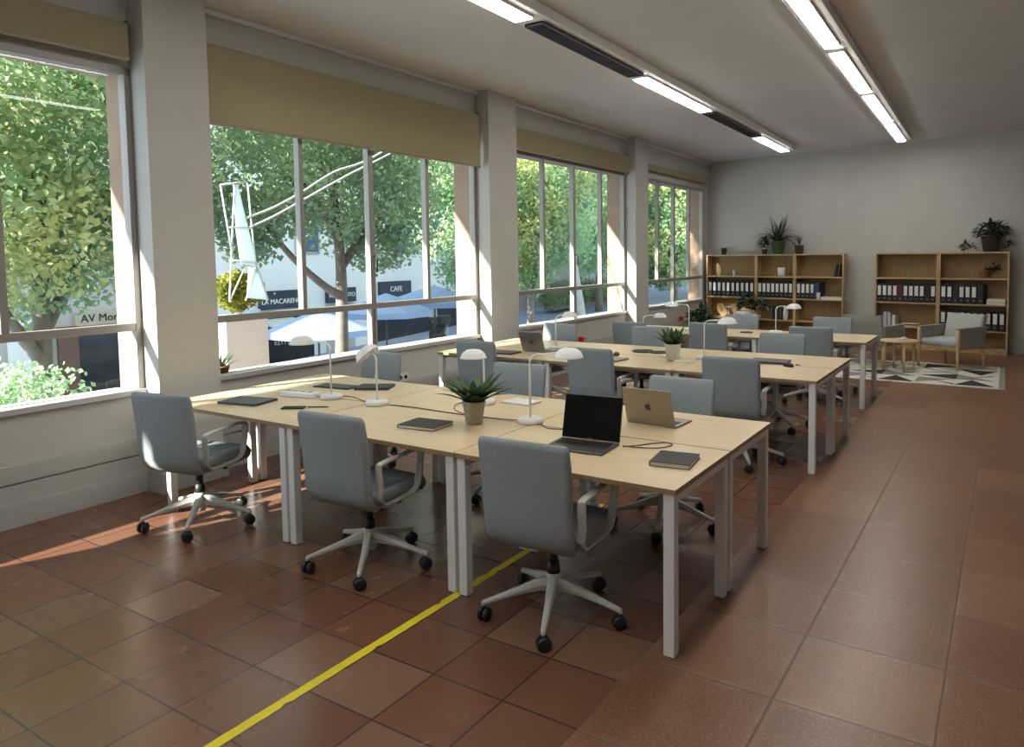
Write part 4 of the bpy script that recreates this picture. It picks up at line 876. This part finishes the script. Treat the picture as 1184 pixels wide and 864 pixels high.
# fourth window
tree(-10.5, 25.5, [(-10.5, 25.5, GZ(25)), (-10.5, 25.5, 1), (-10.5, 25.4, 4)], [(-10.5, 24.5, 2.0, 1.5, 1.6, 1.5), (-10.5, 26.4, 2.4, 1.6, 1.8, 1.5), (-10.5, 25, 4.4, 2, 2.3, 1.8), (-10.5, 27.8, 4.4, 2, 2, 1.8), (-10.5, 24.6, .9, 1.1, 1, .6)], 14000, .22, LG[0], 'yellow green tree seen through the farthest window', .16, m_bark, [], 8)
tree(-13.5, 38, [(-13.5, 38, GZ(38)), (-13.5, 38, 2), (-13.5, 38, 4)], [(-13.5, 37, 3.0, 2.6, 3, 2.2), (-13.5, 41, 3.2, 2.6, 3, 2.2), (-13.5, 39, 6, 3, 4, 2.4)], 11000, .3, LG[1], 'distant green tree at the right of the farthest window', .2, m_bark, [], 9)
# low hedge behind street, third window
t = thing('hedge', 'dark low hedge along the street in the third window', 'hedge', (-18.5, 32, GZ(32))); leaves('foliage', [(0, k*1.3-3.2, .7, .7, .9, .75) for k in range(6)], 6000, .16, LG[2], t, 14); m = MB(); m.box(-.3, .3, -3.6, 3.6, 0, .25); m.build('branches', m_bark, t)
# spiky plant outside the second window sill
bladeplant(*WM(.99, -.27, SILL-.018), 'small spiky plant on the outer sill of the second window', m_terra, .05, .06, .06, 24, .17, .016, m_leaf, .3, .9, seed=31)

# parasols
def parasol(x, y, label, r=1.75, h=2.35):
    t = thing('parasol', label, 'parasol', (x, y, GZ(y)), 0, 'cafe parasols across the street')
    m = MB(); m.tube([(0, 0, .03), (0, 0, h+.12)], .028, 8); m.build('pole', m_dgrey, t)
    m = MB(); m.lathe([(.3, 0), (.3, .05), (.04, .07)], 16); m.build('base', m_dgrey, t)
    m = MB(); n = 8; ring = []
    for rr, zz in ((.03, h+.1), (r*.5, h-.14), (r, h-.42), (r, h-.58)): ring.append([(rr*math.cos(R(22.5)+2*PI*i/n), rr*math.sin(R(22.5)+2*PI*i/n), zz) for i in range(n)])
    m.loft(ring, False, False); m.build('canopy', m_para, t)
m_para = translucent('pale blue parasol cloth', (.36, .47, .68), (.36, .47, .68), (.45, .6, .85), .3, 2)
parasol(-14.3, 10.3, 'pale parasol behind the tree trunk, left one across the street', 1.4); parasol(-14.6, 13.1, 'pale parasol in the middle of the three across the street', 1.42, 2.5); parasol(-15.4, 16.2, 'large pale parasol nearest the motorcycle', 1.7, 2.45)
def cafe(x, y, k):
    lab = ['left', 'middle', 'right'][k]
    t = thing('cafe_table', 'dark cafe table under the %s parasol' % lab, 'table', (x, y, GZ(y)), 0, 'cafe tables'); m = MB(); m.lathe([(.38, .71), (.4, .72), (.4, .74), (.01, .745)], 20); m.build('tabletop', m_dgrey, t); m = MB(); m.lathe([(.22, 0), (.2, .02), (.03, .04), (.03, .71)], 12); m.build('pedestal', m_dgrey, t)
    for j, (dx, dy, rz_) in enumerate(((.1, .75, 0), (-.2, -.75, 180), (.75, 0, -90))):
        t = thing('cafe_chair', 'dark cafe chair %s the table under the %s parasol' % (['right of', 'left of', 'in front of'][j], lab), 'chair', (x+dx, y+dy, GZ(y+dy)+.01), R(rz_), 'cafe chairs')
        m = MB(); m.box(-.21, .21, -.21, .21, .43, .46); m.build('seat', m_black, t); m = MB(); m.box(-.21, .21, .19, .22, .55, .88); m.build('backrest', m_black, t)
        for a in (-.19, .19):
            for b_ in (-.19, .2):
                m = MB(); m.box(a-.012, a+.012, b_-.012, b_+.012, 0, .43 if b_ < 0 else .6); m.build('leg', m_black, t)
cafe(-13.6, 10.2, 0); cafe(-13.8, 12.7, 1); cafe(-14.6, 15.2, 2)
# motorcycle
t = thing('motorcycle', 'dark parked motorcycle with a top box across the street', 'motorcycle', (-17.2, 18.4, GZ(18.4)), R(60))
for y in (-.62, .62):
    m = MB(); n = 20; lo = []
    for o_, rr in ((-.05, .24), (-.04, .3), (.04, .3), (.05, .24)): lo.append([(o_, y+rr*math.cos(2*PI*i/n), .31+rr*math.sin(2*PI*i/n)) for i in range(n)])
    m.loft(lo); m.build('wheel', m_black, t)
m = MB(); m.loft([[(px, y_, z_+py) for px, py in rrect(w_, h_, .06, 4)] for y_, z_, w_, h_ in ((-.75, .75, .16, .16), (-.4, .68, .3, .3), (0, .55, .3, .4), (.3, .72, .34, .5), (.5, .85, .3, .3))]); m.build('body', m_blackm, t)
m = MB(); m.box(-.14, .14, -.55, .1, .82, .92); m.build('seat', m_black, t, .03); m = MB(); m.box(-.22, .22, -.95, -.58, .92, 1.25); m.build('top_box', m_black, t, .04)
m = MB(); m.tube([(-.36, .32, 1.12), (-.15, .42, 1.08), (.15, .42, 1.08), (.36, .32, 1.12)], .018, 8); m.build('handlebar', m_dgrey, t); m = MB(); m.tube([(0, .4, 1.08), (0, .62, .31)], .035, 8); m.build('fork', m_dgrey, t)
m = MB(); m.loft([[(px, .47+.12*k/3*-1, 1.05+k*.13) for px in (-.17+.02*k, .17-.02*k)]+[(px, .48-.04*k, 1.05+k*.13) for px in (.17-.02*k, -.17+.02*k)] for k in range(4)], False); m.build('windscreen', m_cgrey, t)
# lamp post
t = thing('lamp_post', 'thin dark post standing right of the motorcycle', 'post', (-17, 20.3, GZ(20.3))); m = MB(); m.tube([(0, 0, .02), (0, 0, 3.2)], .04, 8); m.build('pole', m_black, t); m = MB(); m.lathe([(.12, 0), (.12, .05), (.04, .1)], 12); m.build('base', m_black, t); m = MB(); m.lathe([(.05, 3.2), (.16, 3.25), (.14, 3.45), (.02, 3.55)], 12); m.build('lantern', m_cgrey, t)
# menu stand
t = thing('menu_stand', 'dark stand with two white menu sheets before the dark shop', 'sign stand', (-17.5, 6.7, GZ(6.7)), R(-60)); m = MB(); m.box(-.35, .35, -.03, .03, .7, 1.05); m.box(-.32, -.28, -.03, .03, .0, .7); m.box(.28, .32, -.03, .03, 0, .7); m.build('board', m_black, t)
for a in (-.32, .03): m = MB(); m.box(a, a+.28, -.045, -.031, .72, 1.03); m.build('menu_sheet', m_paper, t)
# hanging wires and wire-framed decoration
def wire(pts, label): 
    m = MB(); m.tube(smoothpath(pts, 5), .011, 6); o = m.build('street_wire', m_whitewire); tag(o, label, 'wire', 'pale street wires')
m_whitewire = nmat('pale cable sheath', (.75, .85, .85), .5)
wire([(-6, 2.3, 2.15), (-6, 2.7, 2.3), (-6, 3.1, 2.5), (-6, 3.6, 2.78), (-6, 4.3, 3.05), (-6, 6, 4.0), (-6, 8, 5.46)], 'upper of two pale wires crossing the second window')
wire([(-6, 2.35, 2.05), (-6, 2.7, 2.2), (-6, 3.1, 2.4), (-6, 3.8, 2.75), (-6, 4.6, 3.12), (-6, 6.4, 4.0), (-6, 8.3, 5.46)], 'lower of two pale wires crossing the second window')
t = thing('street_decoration', 'white angular wire-framed decoration hanging at the left of the second window', 'decoration', (-6, 2.2, 1.1))
def dp(a, b_): return (0, a-2.2, b_-1.1)
m = MB()
for a, b_ in (((2.03, 2.50), (2.14, 1.75)), ((2.03, 2.50), (2.36, 2.56)), ((2.36, 2.56), (2.43, 1.55)), ((2.2, 2.52), (2.08, 1.25)), ((2.12, 2.05), (2.40, 2.05)), ((2.10, 1.7), (2.45, 1.66)), ((2.43, 1.62), (2.56, 1.24)), ((2.08, 1.25), (2.28, 1.6)), ((2.28, 1.25), (2.42, 1.6))):
    m.tube([dp(*a), dp(*b_)], .009, 6)
m.build('frame', m_whitewire, t)
m = MB()
for P in (((2.19, 2.52), (2.23, 2.52), (2.44, 1.62), (2.24, 1.66), (2.20, 2.0)), ((2.34, 1.62), (2.46, 1.60), (2.57, 1.24), (2.30, 1.28))):
    m.loft([[(dx, p[0]-2.2, p[1]-1.1) for p in P] for dx in (-.012, .012)], False)
m.build('panel', translucent('white lantern skin', (.6, .66, .7), (.6, .66, .7), (.7, .78, .82), .6, 3), t)
t = thing('planter_box', 'yellow green flowering shrub in a tall white box left in the second window', 'planter', (-7.2, 3.0, GZ(3))); m = MB(); m.box(-.2, .2, -.30, .30, 0, 3.45); m.build('box', m_fac, t); leaves('foliage', [(0, 0, 3.75, .22, .34, .26)], 1600, .07, translucent('yellow shrub leaf', (.12, .14, .01), (.30, .30, .03), (.7, .7, .1), .25, 3), t, 33)
